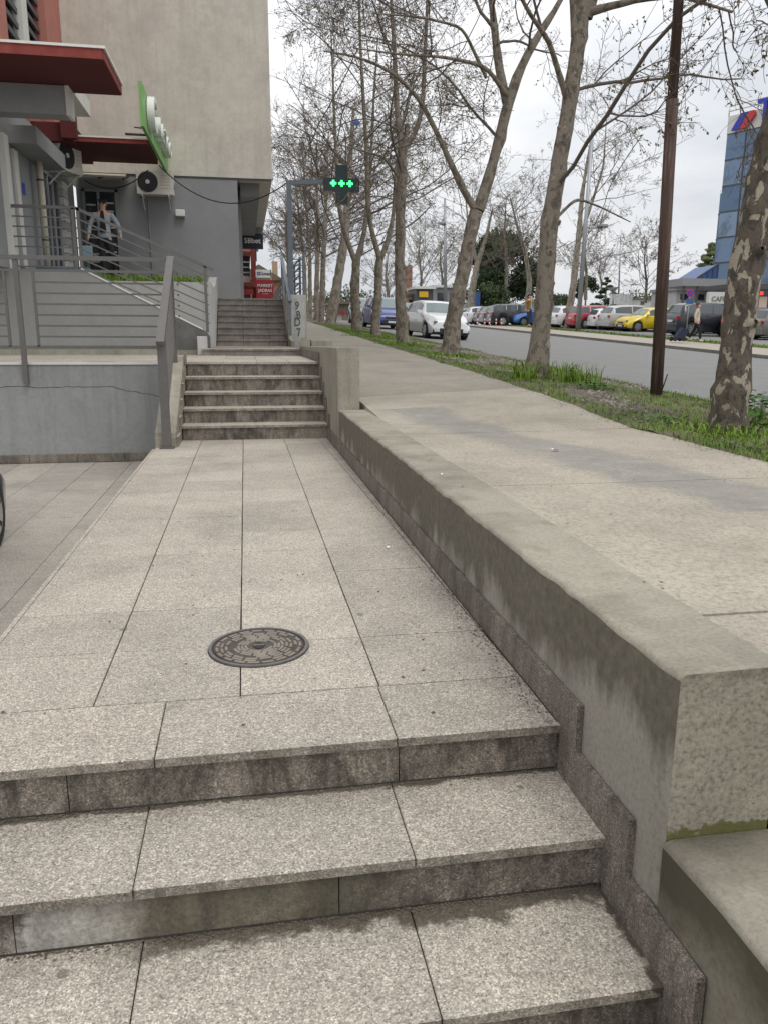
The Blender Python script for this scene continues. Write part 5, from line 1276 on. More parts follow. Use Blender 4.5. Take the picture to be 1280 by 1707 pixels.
# ------------------------------------------------------------------ cars
def car(label, loc, heading, L, W, Hh, style, paint, group='cars parked across the road', sc=1., rimm='rim', front=True):
    th = thing('car', label, 'car', loc, group, local=True, rotz=heading); th.scale = (sc, sc, sc)
    prof = {'hatch': ([0, .012, .03, .085, .17, .40, .52, .60, .725, .80, .90, .955, .985, .996, 1.0], [.50, .60, .665, .90, .965, 1.0, .985, .94, .675, .645, .60, .55, .49, .44, .38]),
            'suv': ([0, .012, .03, .075, .14, .40, .54, .62, .71, .80, .93, .98, .995, 1.0], [.50, .60, .66, .92, .975, 1.0, .99, .94, .70, .67, .61, .52, .42, .35]),
            'mpv': ([0, .012, .03, .06, .12, .40, .55, .64, .80, .88, .95, .985, .996, 1.0], [.50, .62, .68, .93, .98, 1.0, .985, .93, .62, .57, .50, .42, .36, .30]),
            'sedan': ([0, .012, .03, .13, .24, .42, .50, .58, .70, .80, .92, .975, .995, 1.0], [.48, .58, .68, .70, .94, 1.0, .99, .93, .68, .64, .56, .47, .38, .32])}[style]
    s = np.unique(np.concatenate([np.linspace(0, 1, 44), prof[0]])); T = np.interp(s, *prof)*Hh
    # light smoothing of the roof line
    Bz = np.interp(s, [0, .1, .5, .72, 1], [.655, .66, .64, .64, .3])*Hh; Bz = np.minimum(Bz, T-.02)
    x = (s-.5)*L; e = np.abs(2*s-1)
    hw = W/2*(1-.13*np.clip((e-.55)/.45, 0, 1)**2.2-.07*np.clip((e-.95)/.05, 0, 1)**2)
    g_ = np.clip((T-Bz)/(.3*Hh), 0, 1); wr = hw*(.93-.17*g_); wb = hw*.965
    rw_ = Hh*.215; wx = [(-.5+.19)*L, (-.5+.815)*L]; arch = rw_*1.13
    bot = np.full_like(x, .145*Hh); bot += .05*Hh*np.clip((e-.9)/.1, 0, 1)
    for w_ in wx:
        dd = arch**2-(x-w_)**2; bot = np.where(dd > 0, np.maximum(bot, rw_+np.sqrt(np.clip(dd, 0, None))), bot)
    rows_ = []
    mid = np.maximum(.42*Hh, bot+.02); mid = np.minimum(mid, Bz-.015)
    for sg in (1,):
        rows_ = [(0*x, T+.012), (wr*.6, T+.004), (wr*.93, T-.012), (wr, T-.045*np.clip(g_+.3, 0, 1)), (wb, Bz), (hw*.995, Bz-.03*Hh*1.), (hw, mid), (hw*.985, np.minimum(bot+.02, mid)), (hw*.955, bot)]
    rows_[5] = (hw*.995, np.maximum(Bz-.035*Hh, mid+.005)*1.)
    n = len(rows_); V = []; 
    full = [(-a, b_) for a, b_ in rows_[:0:-1]]+rows_
    m_ = len(full); ns = len(s)
    for j in range(ns):
        for a, b_ in full: V.append((x[j], a[j], b_[j]))
    F = [(j*m_+i, j*m_+i+1, (j+1)*m_+i+1, (j+1)*m_+i) for j in range(ns-1) for i in range(m_-1)]
    F += [tuple(range(m_))[::-1], tuple((ns-1)*m_+i for i in range(m_))]
    body = mesh_obj('body', V, F, paint, th, smooth=True)
    bm = bmesh.new(); bm.from_mesh(body.data); bmesh.ops.recalc_face_normals(bm, faces=bm.faces); bm.to_mesh(body.data); bm.free()
    def S(ss, row, sg=1):
        a, b_ = rows_[row]; return np.array([np.interp(ss, s, x), sg*np.interp(ss, s, a), np.interp(ss, s, b_)])
    def patch(name, s0, s1, ra, ta, rb, tb, sg, mat, off=.008, ns_=7, parent=th):
        V = []; F = []
        for k in range(ns_):
            ss = s0+(s1-s0)*k/(ns_-1)
            A_ = S(ss, ra, sg); B_ = S(ss, rb, sg); p = A_+(B_-A_)*ta; q_ = A_+(B_-A_)*tb
            nn = np.array([0, sg*1., .35])*off; V += [tuple(p+nn), tuple(q_+nn)]
            if k: F.append((2*k-2, 2*k, 2*k+1, 2*k-1))
        return mesh_obj(name, V, F, mat, parent, smooth=True)
    side = {'hatch': [(.10, .37), (.385, .62)], 'suv': [(.10, .24), (.255, .43), (.445, .64)], 'mpv': [(.08, .22), (.24, .44), (.46, .70)], 'sedan': [(.22, .40), (.415, .63)]}[style]
    for sg in (1, -1):
        for a, b_ in side: patch('side_window', a, b_, 3, .08, 4, .92, sg, 'glass_car')
    def top_patch(name, s0, s1, mat, wfrac=.9, off=.012):
        V = []; F = []; k = 0
        for q_ in range(5):
            ss = s0+(s1-s0)*q_/4; zz = np.interp(ss, s, rows_[0][1]); zz2 = np.interp(ss, s, rows_[1][1]); zz3 = np.interp(ss, s, rows_[3][1]); w3 = np.interp(ss, s, rows_[3][0]); xx = np.interp(ss, s, x)
            dx = off*(1 if s0 > .5 else -1)*.8
            for yy_, z_ in ((-w3*wfrac, zz3*.35+zz2*.65), (-w3*.5, zz2), (0, zz), (w3*.5, zz2), (w3*wfrac, zz3*.35+zz2*.65)): V.append((xx+dx, yy_, z_+off))
        for q_ in range(4):
            for i in range(4): F.append((q_*5+i, q_*5+i+1, (q_+1)*5+i+1, (q_+1)*5+i))
        return mesh_obj(name, V, F, mat, th, smooth=True)
    fs = {'hatch': (.605, .72), 'suv': (.62, .705), 'mpv': (.64, .785), 'sedan': (.58, .69)}[style]; rs = {'hatch': (.034, .083), 'suv': (.034, .073), 'mpv': (.034, .06), 'sedan': (.135, .235)}[style]
    top_patch('windscreen', *fs, 'glass_windscreen'); top_patch('rear_window', *rs, 'glass_car')
    # wheels
    for w_ in wx:
        for sg in (1, -1):
            yw = sg*(W/2-.115)
            wh = disc('wheel', (w_, yw, rw_), (0, 1, 0), rw_, .20, 'tyre', th, 24); rm = disc('rim', (w_, yw+sg*.095, rw_), (0, 1, 0), rw_*.66, .03, rimm, wh, 20)
            V = []; F = []
            for k in range(5):
                a = k*1.2566; c, s_ = math.cos(a), math.sin(a); b0 = len(V)
                for r_, t_ in ((.10, .0), (.25, .16), (.60, .13), (.62, .42), (.30, .30)): 
                    aa = a+t_+.25; V.append((w_+rw_*r_*math.cos(aa), yw+sg*.113, rw_+rw_*r_*math.sin(aa)))
                F.append(tuple(range(b0, b0+5)))
            mesh_obj('rim_opening', V, F, 'tyre', wh)
    box('underbody', -L*.47, L*.47, -W*.40, W*.40, .12*Hh, .42*Hh, 'black_plastic', th)
    # lights, grille, bumpers, plates
    for sg in (1, -1):
        patch('headlight', .90, .985, 4, .3, 6, .65, sg, 'lamp_clear', .010, 5)
        patch('tail_light', .004, .055, 4, .1, 6, .55, sg, 'tail_red', .012, 4)
        # front / rear faces of the lights
        zf = T[-1]; xw = np.interp(.992, s, x)
        box('headlight', xw-.10, xw+.012, sg*W*.40-.13 if sg > 0 else -W*.40-.0, sg*W*.40 if sg > 0 else -W*.40+.13, .40*Hh, .47*Hh, 'lamp_clear', th, bev=.012) if front else None
        xr = np.interp(.006, s, x); box('tail_light', xr-.03, xr+.05, sg*W*.38-.10, sg*W*.38+.10, .50*Hh, .60*Hh, 'tail_red', th, bev=.012)
        mp_ = S(.66, 4, sg); m1 = box('wing_mirror', mp_[0]-.05, mp_[0]+.06, min(mp_[1], mp_[1]+sg*.20), max(mp_[1], mp_[1]+sg*.20), mp_[2]+.0, mp_[2]+.14, paint, th, bev=.03)
        for ss in ((.385, .44) if style != 'sedan' else (.41, .44)):
            pass
        hd = S(.36, 5, sg); box('door_handle', hd[0]-.08, hd[0]+.08, hd[1]-.012, hd[1]+.012, hd[2]-.03, hd[2]-.005, paint, th)
    xf = L/2
    box('lower_grille', xf-.06, xf+.010, -W*.27, W*.27, .16*Hh, .29*Hh, 'black_plastic', th, bev=.01)
    for sg in (1, -1): box('fog_lamp_recess', xf-.10, xf-.005, sg*W*.36-.11, sg*W*.36+.11, .17*Hh, .26*Hh, 'black_plastic', th, bev=.02); box('upper_grille', xf-.05, xf+.008, -W*.20, W*.20, .33*Hh, .40*Hh, 'black_plastic', th); bar('chrome_strip', (xf+.012, -W*.19, .365*Hh), (xf+.012, W*.19, .365*Hh), .02, .025, 'chrome', th)
    box('number_plate', xf+.0065, xf+.015, -.24, .24, .205*Hh, .262*Hh, 'plate_white', th); box('number_plate', -xf-.02, -xf-.004, -.24, .24, .42*Hh, .485*Hh, 'plate_white', th)
    box('rear_bumper', -xf-.035, -xf+.1, -W*.42, W*.42, .17*Hh, .38*Hh, paint, th, bev=.03)
    return th
# the white hatchback parked by the verge
def road_pt(u, v):
    r = ray(u, v); t = 8.
    while t < 120:
        p = CC+r*t/r[1]
        if p[2] < Groad(p[0], p[1]): return p
        t += .02
    return p
p = ony(745, 567.5, 26.2)
tl = math.atan(.04)
def place_car(label, x, y, heading, L, W, Hh, style, paint, **k):
    z = Groad(x, y) if x < 16.6 else Groad(16.7, y)+.125
    c = car(label, (x, y, z), heading, L, W, Hh, style, paint, **k)
    # rotation so that the car lies on the climbing ground
    gyx = (.04)*math.sin(heading); gyy = .04*math.cos(heading)
    c.rotation_euler = (math.atan(gyy), -math.atan(gyx), heading) if False else (0, 0, heading)
    q_ = Vector((0, -.04, 1)).to_track_quat('Z', 'Y')
    qq = Vector((0, 0, 1)).rotation_difference(Vector((.04 if 5 < x < 16.6 else 0, -.04, 1)).normalized()); c.rotation_mode = 'QUATERNION'
    from mathutils import Euler
    c.rotation_quaternion = qq @ Euler((0, 0, heading)).to_quaternion()
    return c
place_car('white hatchback facing the camera, partly behind the leaning plane tree', p[0]+.05, p[1]+2.0, R_(-90+4), 4.2, 1.80, 1.50, 'hatch', 'paint_white', group='cars standing along the near side of the road', sc=.86)
p = ony(641, 550, 37); place_car('blue compact van facing the camera between two plane trees', p[0]+.3, p[1]+2, R_(-88), 4.3, 1.8, 1.60, 'mpv', 'paint_blue', group='cars standing along the near side of the road', sc=.93)
p = ony(612, 545, 46); place_car('grey green car behind the V-forked plane tree', p[0]+.2, p[1]+2, R_(-88), 4.2, 1.75, 1.6, 'mpv', 'paint_teal', group='cars standing along the near side of the road', sc=.95)
p = ony(692, 541, 52); place_car('dark sedan just left of the white hatchback', p[0]+.1, p[1]+2, R_(-97), 4.3, 1.75, 1.45, 'sedan', 'paint_black', group='cars standing along the near side of the road')
# across the road; (u of the left end, v bottom, depth)
far = [(779, 537, 64, 4.1, 1.5, 'hatch', 'paint_white', 0, 'white hatchback at the left end of the far row'),
       (797, 539, 62, 4.2, 1.5, 'hatch', 'paint_darkblue', 0, 'dark hatchback second from the left of the far row'),
       (806, 540, 60, 4.2, 1.52, 'hatch', 'paint_ash', 0, 'dark grey hatchback behind the bollards'),
       (820, 541.5, 57.5, 4.5, 1.62, 'suv', 'paint_black', 0, 'black estate car left of the man in the mustard jacket'),
       (857, 542, 57, 4.0, 1.45, 'hatch', 'paint_brightblue', 180, 'bright blue car behind the man'),
       (905, 544, 54, 4.2, 1.5, 'hatch', 'paint_grey', 0, 'grey blue car right of the knotted plane tree'),
       (925, 545, 52, 4.2, 1.5, 'hatch', 'paint_white', 0, 'white hatchback behind the tall lamp post'),
       (957, 547, 50, 4.3, 1.55, 'suv', 'paint_red', 0, 'red car right of the tall lamp post'),
       (988, 547, 49, 4.2, 1.38, 'hatch', 'paint_white', 0, 'small white car between the red and silver cars'),
       (1012, 549, 47.0, 4.2, 1.58, 'hatch', 'paint_silver', 0, 'silver hatchback left of the yellow car'),
       (1042, 551, 45.0, 3.9, 1.45, 'hatch', 'paint_yellow', 180, 'bright yellow hatchback behind the wooden pole'),
       (1112, 553, 42.8, 3.9, 1.40, 'hatch', 'paint_silver', 180, 'pale silver car between the yellow car and the black one'),
       (1128, 559, 38.3, 4.4, 1.72, 'suv', 'paint_black', 0, 'black people carrier behind the woman with the trolley'),
       (1228, 561, 36.5, 4.3, 1.50, 'hatch', 'paint_black', 0, 'black car right of the nearest plane tree trunk'),
       (1268, 566, 34.0, 4.3, 1.50, 'suv', 'paint_ash', 0, 'brownish car cut by the right edge of the photo')]
for (u, v, yy_, L, Hh, stl, pt, hd, lb) in far:
    p = ony(u, v, yy_); W = 1.76
    place_car(lb, p[0]+L/2, p[1]+W/2, R_(hd+random.uniform(-3, 3)), L, W, Hh, stl, pt)
# car at the left edge on the lower court
c0 = car('dark car cut by the left edge of the photo on the lower court', (-2.82, 4.43, -.40), R_(90), 4.1, 1.82, 1.45, 'hatch', 'paint_darkblue', group=None)
c0.scale = (.88, .88, .88); c0.location = (-2.70, 5.0, -.40)

# ------------------------------------------------------------------ buildings on the right and in the distance
gb = thing('glass_office_building', 'blue glass office building with blue letters on its roof edge at the right', 'building', (36, 52, 1.8))
A_ = [(35.8, 57), (37.05, 54.2), (38.05, 50), (38.75, 44), (39.35, 36)]
zt = 17.2; zg = 5.0
def facade(name, a, b, z0, z1, mat, parent, off=0., th_=.3):
    a = Vector((*a, 0)); b = Vector((*b, 0)); d = (b-a).normalized(); nn = Vector((-d.y, d.x, 0))
    if nn.dot(Vector((0, 0, 0))-a) < 0: nn = -nn
    a2 = a+nn*off; b2 = b+nn*off; V = [(q.x, q.y, z) for z in (z0, z1) for q in (a2, b2, b2-nn*th_, a2-nn*th_)]
    return mesh_obj(name, V, BOXF, mat, parent)
prism('inner_block', [(36.45, 58), (37.65, 54.6), (38.65, 50), (39.35, 44), (39.95, 36), (60, 36), (60, 75), (47.5, 75)], 'z', 1.5, zt-.4, 'glass_blue_dark', gb)
nf = 6; hz = (zt-1.2-zg)/nf
for i in range(len(A_)-1):
    a, b_ = A_[i], A_[i+1]; n = 2 if i < 2 else 4
    for k in range(n):
        pa = (a[0]+(b_[0]-a[0])*k/n, a[1]+(b_[1]-a[1])*k/n); pb = (a[0]+(b_[0]-a[0])*(k+1)/n, a[1]+(b_[1]-a[1])*(k+1)/n)
        for q_ in range(nf): facade('glass_pane', pa, pb, zg+hz*q_+.05, zg+hz*(q_+1)-.05, 'glass_blue', gb)
        facade('mullion', (pb[0], pb[1]+.06), (pb[0], pb[1]-.06), zg, zt-1.2, 'dark_grey', gb, .03)
    for q_ in range(nf+1): facade('floor_band', a, b_, zg+hz*q_-.06, zg+hz*q_+.06, 'dark_grey', gb, .02)
    facade('parapet', a, b_, zt-1.2, zt, 'render_white', gb, .06)
    for zz in (zt+.35, zt+.7): tube('roof_rail', [(a[0], a[1], zz), (b_[0], b_[1], zz)], .05, 'white_metal', gb, 6)
    tube('rail_post', [(a[0], a[1], zt), (a[0], a[1], zt+.7)], .05, 'white_metal', gb, 6)
prism('white_column', [(36.85, 54.5), (37.15, 54.45), (37.3, 53.7), (36.95, 53.8)], 'z', 1.8, zt-1.2, 'render_white', gb)
facade('ground_floor', A_[0], A_[1], 1.5, zg-.1, 'dark_grey', gb, .0); facade('ground_floor', A_[1], A_[2], 1.5, zg-.1, 'dark_grey', gb)
facade('ground_floor', A_[2], A_[3], 1.5, zg-.1, 'glass_dark', gb); facade('ground_floor', A_[3], A_[4], 1.5, zg-.1, 'glass_dark', gb)
gbs = thing('blue_roof_letters', 'large blue letters and red blue logo on the office roof edge', 'sign', (36, 53, 16))
def along_f(t):
    P_ = [Vector((*q, 0)) for q in A_]; Ls = [(P_[i+1]-P_[i]).length for i in range(len(P_)-1)]
    for i, l in enumerate(Ls):
        if t <= l: d = (P_[i+1]-P_[i]).normalized(); return P_[i]+d*t, d
        t -= l
    return P_[-1], d
def face_mtx(t, z, off=.25):
    p_, d = along_f(t); nn = Vector((-d.y, d.x, 0)); 
    if nn.dot(-p_) < 0: nn = -nn
    p_ = p_+nn*off; p_.z = z; m_ = Matrix((d, Vector((0, 0, 1)), nn)).transposed().to_4x4(); m_.translation = p_; return m_
for k, ch in enumerate('TEHNOMAX'[:5]): text('roof_letter', ch, (0, 0, 0), 2.0, 'letter_blue', gbs, ext=.12, mtx=face_mtx(3.0+1.25*k, zt-.25))
lm = face_mtx(1.35, zt-.6) @ Matrix.Diagonal((.85, .85, 1, 1))
def logo_piece(pts, mat):
    V = [tuple(lm @ Vector((a, b_, .1))) for a, b_ in pts]+[tuple(lm @ Vector((a, b_, -.1))) for a, b_ in pts]; n = len(pts)
    mesh_obj('logo_piece', V, [tuple(range(n)), tuple(range(2*n-1, n-1, -1))]+[(i, i+n, (i+1) % n+n, (i+1) % n) for i in range(n)], mat, gbs)
logo_piece([(-1.0, -.6), (-.3, -.6), (.45, .65), (-.2, .65)], 'letter_blue'); logo_piece([(-.25, -.6), (.4, -.6), (1.1, .3), (1.0, .65), (.5, .65)], 'letter_red')
bw = thing('rear_office_wing', 'lower glass wing with a PC sign behind the office building corner', 'building', (36, 66, 2))
box('wing_body', 39.2, 42, 60.6, 62.6, 1.8, 12.9, 'glass_blue', bw)
for q_ in range(5): box('floor_band', 39.16, 42, 60.55, 62.6, 3.2+2*q_, 3.32+2*q_, 'dark_grey', bw)
box('sign_band', 39.0, 42, 60.4, 60.54, 12.9, 14.3, 'mid_grey', bw); text('lettering', 'PC', (39.7, 60.38, 13.6), 1.5, 'sign_white', bw, (90, 0, 0), .03)
for zz in (14.6, 14.95): tube('roof_rail', [(39.0, 60.5, zz), (42, 60.5, zz)], .05, 'white_metal', bw, 6)
# cafe in front
cf = thing('cafe_canopy', 'flat cafe canopy with blue glazed lean-to left of the office building', 'canopy', (33, 50, 1.9))
pA = ony(1137, 470, 50); pB = ony(1205, 470, 50)
box('canopy_roof', pA[0], pB[0]+.6, 50, 53, pA[2]-.25, pA[2]+.25, 'mid_grey', cf)
q1_ = ony(1163, 470, 50); q2_ = ony(1199, 447, 50)
prism('glazed_lean_to', [(q1_[0], q1_[2]+.26), (q2_[0], q1_[2]+.26), (q2_[0], q2_[2]+.26)], 'y', 50.2, 53, 'blue_awning', cf)
for i in range(5):
    t0 = i/4; bar('glazing_bar', (q1_[0]+(q2_[0]-q1_[0])*t0, 50.17, q1_[2]+.27+(q2_[2]-q1_[2])*t0), (q1_[0]+(q2_[0]-q1_[0])*t0, 50.17, q1_[2]+.26), .05, .05, 'dark_grey', cf)
bar('glazing_bar', (q1_[0], 50.17, q1_[2]+.3), (q2_[0], 50.17, q2_[2]+.3), .05, .08, 'dark_grey', cf)
for u in (1142, 1165, 1200): p = ony(u, 470, 50); box('canopy_post', p[0]-.06, p[0]+.06, 50.1, 50.22, 1.7, p[2]-.25, 'dark_grey', cf)
cb = thing('cafe_sign', 'grey box sign with CAFFE lettering behind the black people carrier', 'sign', tuple(ony(1196, 497, 46)))
pA = ony(1180, 506, 46); pB = ony(1214, 487, 46); box('sign_box', pA[0], pB[0]+.3, 46, 46.3, pA[2], pB[2], 'render_white', cb); text('lettering', 'CAFFE', ((pA[0]+pB[0])/2+.1, 45.98, (pA[2]+pB[2])/2-.08), .42, 'letter_grey', cb, (90, 0, 0), .01)
rl = ony(1262, 489, 40); meta(box('red_light_strip', rl[0]-.25, rl[0]+.35, 40, 40.1, rl[2]-.08, rl[2]+.10, 'red_light', bev=.02), 'lit red light right of the nearest plane trunk', 'light')
pA = ony(1255, 520, 40.5); pB = ony(1282, 492, 40.5); ps = thing('shop_front_poster', 'dark shop front with a framed poster under the red light', 'shop front', tuple(pA)); box('shop_panel', pA[0], pB[0]+2, 40.3, 40.5, pA[2]-.7, pB[2], 'dark_grey', ps); box('poster', pA[0]+.1, pA[0]+.6, 40.25, 40.29, pA[2]-.1, pB[2]-.1, 'cloth_cream', ps)
box('shop_roof', pA[0]-2.2, pB[0]+2, 39.9, 42, pB[2]+.28, pB[2]+.5, 'dark_grey', ps)
ns_ = thing('no_stopping_sign', 'round blue no stopping sign with red cross above the woman', 'sign', tuple(ony(1150, 520, 39.5)))
p = ony(1150, 488, 37.6); tube('pole', [(p[0], p[1]+.05, 1.3), (p[0], p[1]+.05, p[2]+.2)], .03, 'steel_post', ns_, 8)
disc('red_ring', p, (0, 1, 0), .20, .02, 'letter_red', ns_, 24); disc('blue_face', (p[0], p[1]-.012, p[2]), (0, 1, 0), .15, .02, 'letter_blue', ns_, 24)
for a in (45, -45): c_, s_ = math.cos(R_(a))*.15, math.sin(R_(a))*.15; bar('red_bar', (p[0]-c_, p[1]-.026, p[2]-s_), (p[0]+c_, p[1]-.026, p[2]+s_), .006, .035, 'letter_red', ns_)
box('blue_plate', p[0]-.19, p[0]+.19, p[1]-.02, p[1], p[2]-.55, p[2]-.28, 'brightblue_plate' if 'brightblue_plate' in MATS else 'blue_awning', ns_)
p = ony(1035, 497, 75); bs = thing('white_notice_board', 'white notice board behind the silver car', 'sign', tuple(p)); box('board', p[0]-1.2, p[0]+1.2, 75, 75.1, p[2]-.6, p[2]+.4, 'sign_white', bs); box('board_leg', p[0]-1.1, p[0]-1, 75, 75.1, p[2]-2.5, p[2]-.6, 'mid_grey', bs); box('board_leg', p[0]+1, p[0]+1.1, 75, 75.1, p[2]-2.5, p[2]-.6, 'mid_grey', bs); text('lettering', 'AUTO', (p[0], 74.98, p[2]-.1), .6, 'letter_red', bs, (90, 0, 0), .01) if False else None
# kiosks and houses at the end of the road
def far_house(name, label, u0, u1, v0, v1, y, mat, depth=5, roof=None, wins=0):
    a = ony(u0, v1, y); b_ = ony(u1, v0, y); t_ = thing(name, label, 'building', (a[0], y, a[2]))
    box('wall', a[0], b_[0], y, y+depth, a[2]-1.5, b_[2], mat, t_)
    if roof: box('roof', a[0]-.2, b_[0]+.2, y-.3, y+depth, b_[2]+.002, b_[2]+.25, roof, t_)
    for i in range(wins):
        x = a[0]+(b_[0]-a[0])*(i+.5)/wins; hh_ = (b_[2]-a[2]); box('window', x-.35, x+.35, y-.05, y-.01, a[2]+hh_*.45, a[2]+hh_*.8, 'glass_dark', t_)
    return t_
far_house('stone_wall_building', 'brown stone building behind the far left plane trunks', 556, 594, 507, 540, 75, 'stone_far', 6, 'stone_far', 2)
k_ = far_house('kiosk', 'small white and red kiosk at the end of the sidewalk', 561, 570, 524, 543, 55, 'render_white', 1.5, 'render_red_face')
far_house('tan_kiosk', 'tan kiosk with a small red sign behind the stubbed plane tree', 676, 697, 494, 520, 80, 'tan_far', 4, 'stone_far', 1)
kk = far_house('dark_kiosk', 'dark kiosk with a yellow sign left of the lamp post', 693, 722, 482, 520, 78, 'dark_grey', 4, 'render_white')
p = ony(706, 490, 77.8); box('yellow_sign', p[0]-.45, p[0]+.45, 77.85, 77.9, p[2]-.3, p[2]+.25, 'yellow_sign', kk)
far_house('striped_awning_building', 'long grey building with pale canopy right of the dark kiosk', 723, 765, 480, 520, 82, 'mid_grey', 4, 'render_white', 2)
far_house('red_chimney_tower', 'distant reddish tower above the kiosks', 680, 687, 442, 500, 190, 'brick_far', 5)
far_house('low_white_house', 'low pale house on the horizon behind the wooden pole', 1060, 1135, 500, 515, 130, 'wall_pale', 8, 'stone_far', 4)
far_house('cafe_low_wall', 'low pale building under the cafe canopy', 1125, 1180, 485, 512, 60, 'wall_pale', 4, 'mid_grey', 2)
far_house('blue_poster_box', 'tall blue and white poster column before the pine', 793, 800, 487, 510, 75, 'blue_awning', 1)

# ------------------------------------------------------------------ people
def skin_mesh(name, verts, edges, radii, mat, parent, sub=2):
    me = bpy.data.meshes.new(name); me.from_pydata(verts, edges, []); o = bpy.data.objects.new(name, me); COL.objects.link(o)
    m1 = o.modifiers.new('skin', 'SKIN'); m1.use_smooth_shade = True
    for i, r in enumerate(radii):
        sv = me.skin_vertices[0].data[i]; sv.radius = (r, r) if not hasattr(r, '__len__') else r; sv.use_root = (i == 0)
    o.modifiers.new('sub', 'SUBSURF').levels = sub; o.modifiers['sub'].render_levels = sub
    dg = bpy.context.evaluated_depsgraph_get(); dg.update(); me2 = bpy.data.meshes.new_from_object(o.evaluated_get(dg)); me2.name = name
    bpy.data.objects.remove(o); o2 = bpy.data.objects.new(name, me2); me2.materials.clear(); me2.materials.append(MATS[mat])
    me2.polygons.foreach_set('use_smooth', [True]*len(me2.polygons)); return link(o2, parent)
def person(label, loc, rotz, h, hair, top, legs, shoe, arms, legp, female=False, jacket_len=.0, mask=False, glasses=False, inner=None):
    """local: facing -Y. arms: per side (elbow, hand) offsets; legp: per side (knee, ankle) positions, in units of height"""
    t_ = thing('person', label, 'person', loc, local=True, rotz=rotz); t_.scale = (h, h, h)
    sh = .105 if female else .125
    V = [(0, 0, .53), (0, 0, .62), (0, -.005, .72), (0, 0, .80), (0, -.004, .855), (0, -.012, .905), (0, -.012, .955)]; Rd = [(.080, .060), (.068, .05), (.085, .055), (.075, .05), (.030, .030), (.046, .052), (.044, .050)]
    Ed = [(i, i+1) for i in range(6)]
    hands = []
    for sg, (el_, ha), (kn, an) in zip((1, -1), arms, legp):
        b = len(V); V += [(sg*sh, 0, .80), el_, ha, tuple(np.array(ha)+(np.array(ha)-np.array(el_))*.28)]; Rd += [.030, .024, .017, (.014, .020)]; Ed += [(3, b), (b, b+1), (b+1, b+2), (b+2, b+3)]; hands.append(b+3)
        b = len(V); V += [(sg*.05, 0, .50), kn, an, (an[0], an[1]-.075, an[2]-.015)]; Rd += [.050, .032, .022, .018]; Ed += [(0, b), (b, b+1), (b+1, b+2), (b+2, b+3)]
        # fingers and thumb
        hd = np.array(V[b-1]); dd = hd-np.array(ha); dd /= np.linalg.norm(dd); s_ = np.cross(dd, [0, 0, 1]) if abs(dd[2]) < .9 else np.array([0, 1., 0]); s_ /= np.linalg.norm(s_)
        for k in range(4):
            q0 = len(V); V += [tuple(hd+s_*(k-1.5)*.0085+dd*.012), tuple(hd+s_*(k-1.5)*.009+dd*(.034-.004*abs(k-1.2)))]; Rd += [.0048, .004]; Ed += [(b-1, q0), (q0, q0+1)]
        q0 = len(V); V += [tuple(hd-dd*.01+s_*.022), tuple(hd+dd*.012+s_*.03)]; Rd += [.006, .0045]; Ed += [(b-1, q0), (q0, q0+1)]
    body = skin_mesh('body', V, Ed, Rd, 'skin', t_)
    # face
    mesh_obj('nose', [(-.007, -.058, .925), (.007, -.058, .925), (0, -.072, .922), (0, -.056, .948)], [(0, 1, 2), (1, 3, 2), (0, 2, 3)], 'skin', body)
    mesh_obj('mouth', [(-.015, -.0595, .905), (0, -.0625, .902), (.015, -.0595, .905), (0, -.062, .909)], [(0, 1, 2, 3)], 'sign_red', body)
    if not glasses:
        for sg in (1, -1): disc('eye', (sg*.018, -.0575, .937), (0, 1, 0), .006, .004, 'black_plastic', body, 8)
    else:
        for sg in (1, -1): disc('sunglass_lens', (sg*.021, -.062, .938), (0, 1, 0), .0165, .006, 'black_plastic', body, 14)
    for sg in (1, -1): disc('ear', (sg*.047, .0, .928), (1, 0, 0), .014, .012, 'skin', body, 8)
    skin_mesh('hair', [(0, .012, .94), (0, .012, .972), (0, .022, .93)], [(0, 1), (0, 2)], [(.052, .050), (.046, .046), (.046, .04)], hair, t_)
    if mask: skin_mesh('face_mask', [(0, -.048, .905), (0, -.05, .918)], [(0, 1)], [(.030, .022), (.032, .022)], 'mask_blue', t_)
    # clothing
    bot_z = .50-jacket_len
    Vj = [(0, 0, .80), (0, -.003, .72), (0, 0, .62), (0, 0, .54), (0, .0, bot_z), (0, .002, .835)]; Rj = [(.088, .06), (.100, .070), (.088, .068), (.098, .078), (.105, .080), (.045, .042)]; Ej = [(0, 1), (1, 2), (2, 3), (3, 4), (0, 5)]
    for sg, (el_, ha) in zip((1, -1), arms):
        b = len(Vj); h2 = tuple(np.array(el_)+(np.array(ha)-np.array(el_))*.93); Vj += [(sg*sh, 0, .80), el_, h2]; Rj += [.040, .033, .027]; Ej += [(0, b), (b, b+1), (b+1, b+2)]
    jk = skin_mesh('jacket', Vj, Ej, Rj, top, t_)
    if inner: prism('shirt_front', [(-.02, .84), (.02, .84), (.045, .56), (-.045, .56)], 'y', -.0905, -.086, inner, jk)
    Vt = [(0, 0, .55), (0, 0, .49)]; Rt = [(.082, .065), (.085, .068)]; Et = [(0, 1)]
    for sg, (kn, an) in zip((1, -1), legp):
        b = len(Vt); Vt += [(sg*.052, 0, .46), kn, (an[0], an[1], an[2]+.02)]; Rt += [.058, .042, .034]; Et += [(1, b), (b, b+1), (b+1, b+2)]
    skin_mesh('trousers', Vt, Et, Rt, legs, t_)
    for sg, (kn, an) in zip((1, -1), legp):
        skin_mesh('shoe', [(an[0], an[1]+.018, an[2]-.012), (an[0], an[1]-.04, an[2]-.018), (an[0], an[1]-.085, an[2]-.022)], [(0, 1), (1, 2)], [(.024, .022), (.026, .018), (.022, .013)], shoe, t_)
    return t_
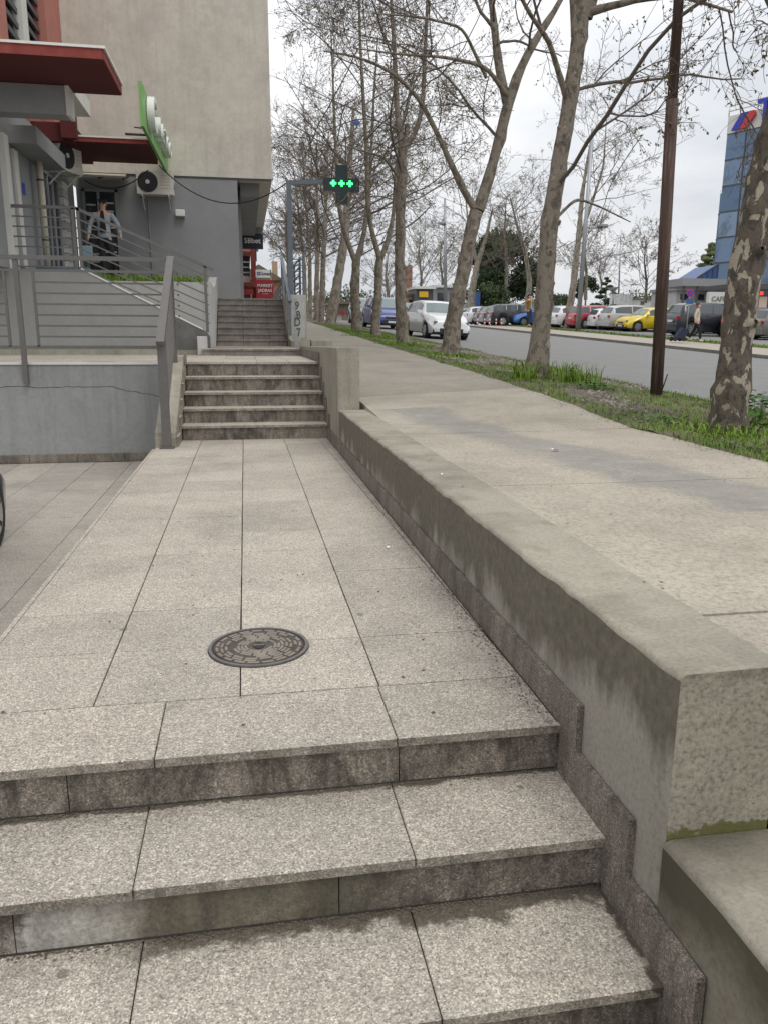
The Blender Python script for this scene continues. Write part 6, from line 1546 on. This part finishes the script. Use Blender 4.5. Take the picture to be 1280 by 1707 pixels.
# woman in the doorway
pw = person('woman in white blazer and black trousers with sunglasses walking out of the shop door', (-2.98, 18.9, 2.50), 0, 1.62, 'hair_dark', 'cloth_white', 'cloth_black', 'cloth_black',
       [((.19, .01, .66), (.215, -.03, .53)), ((-.18, .0, .66), (-.20, -.04, .52))], [((.085, -.03, .27), (.11, .05, .055)), ((.0-.03, -.04, .27), (-.02, -.05, .036))], female=True, jacket_len=.03, glasses=True, inner='cloth_black')
bg_ = thing('hand_bag', 'pale blue bag with dark bottom held by the woman in the white blazer', 'bag', (-3.34, 18.8, 2.86)); box('bag_body', -3.46, -3.24, 18.74, 18.86, 2.88, 3.12, 'bag_teal', bg_, bev=.03); tube('bag_handle', [(-3.42, 18.8, 3.10), (-3.36, 18.8, 3.30), (-3.29, 18.8, 3.10)], .01, 'cloth_black', bg_, 5)
# woman with trolley on the far pavement
p = ony(1158, 569, 31.2)
pz = G(p[0], p[1])
w2 = person('woman in cream jacket and face mask walking with a trolley on the far pavement', (p[0], p[1], p[2]), R_(55), 1.60, 'hair_red', 'cloth_cream', 'cloth_black', 'shoe_light',
       [((.155, .03, .67), (.15, -.04, .55)), ((-.15, .05, .67), (-.17, .03, .54))], [((.05, .06, .28), (.05, .17, .07)), ((-.05, -.10, .29), (-.05, -.12, .036))], female=True, jacket_len=.0, mask=True)
sc_ = thing('shopping_trolley', 'dark two wheeled shopping trolley pulled by the woman in the cream jacket', 'trolley', (p[0]-.75, p[1]+.05, p[2]))
bz = p[2]; tx = p[0]-.78; ty = p[1]+.05
prism('trolley_bag', [(tx-.18, bz+.14), (tx+.16, bz+.10), (tx+.42, bz+.45), (tx+.12, bz+.58)], 'y', ty-.15, ty+.15, 'cloth_navy', sc_)
tube('trolley_frame', [(tx-.1, ty, bz+.08), (tx+.52, ty, bz+.72)], .015, 'dark_grey', sc_, 6)
for dx in (-.22, .18):
    for sy in (-.16, .16): disc('wheel', (tx+dx, ty+sy, bz+.10), (0, 1, 0), .10, .03, 'tyre', sc_, 16)
# man in mustard jacket
p = ony(880, 544, 45.5)
person('man in mustard jacket and dark trousers walking on the far pavement', (p[0], p[1], p[2]), R_(25), 1.86, 'hair_dark', 'cloth_mustard', 'cloth_navy', 'shoe_brown',
       [((.17, .02, .67), (.17, -.03, .54)), ((-.16, .02, .67), (-.17, -.02, .53))], [((.06, .02, .28), (.09, .06, .04)), ((-.05, -.05, .28), (-.04, -.05, .036))], inner='cloth_white')
for o in list(bpy.data.objects):
    if '_w' in o: del o['_w']
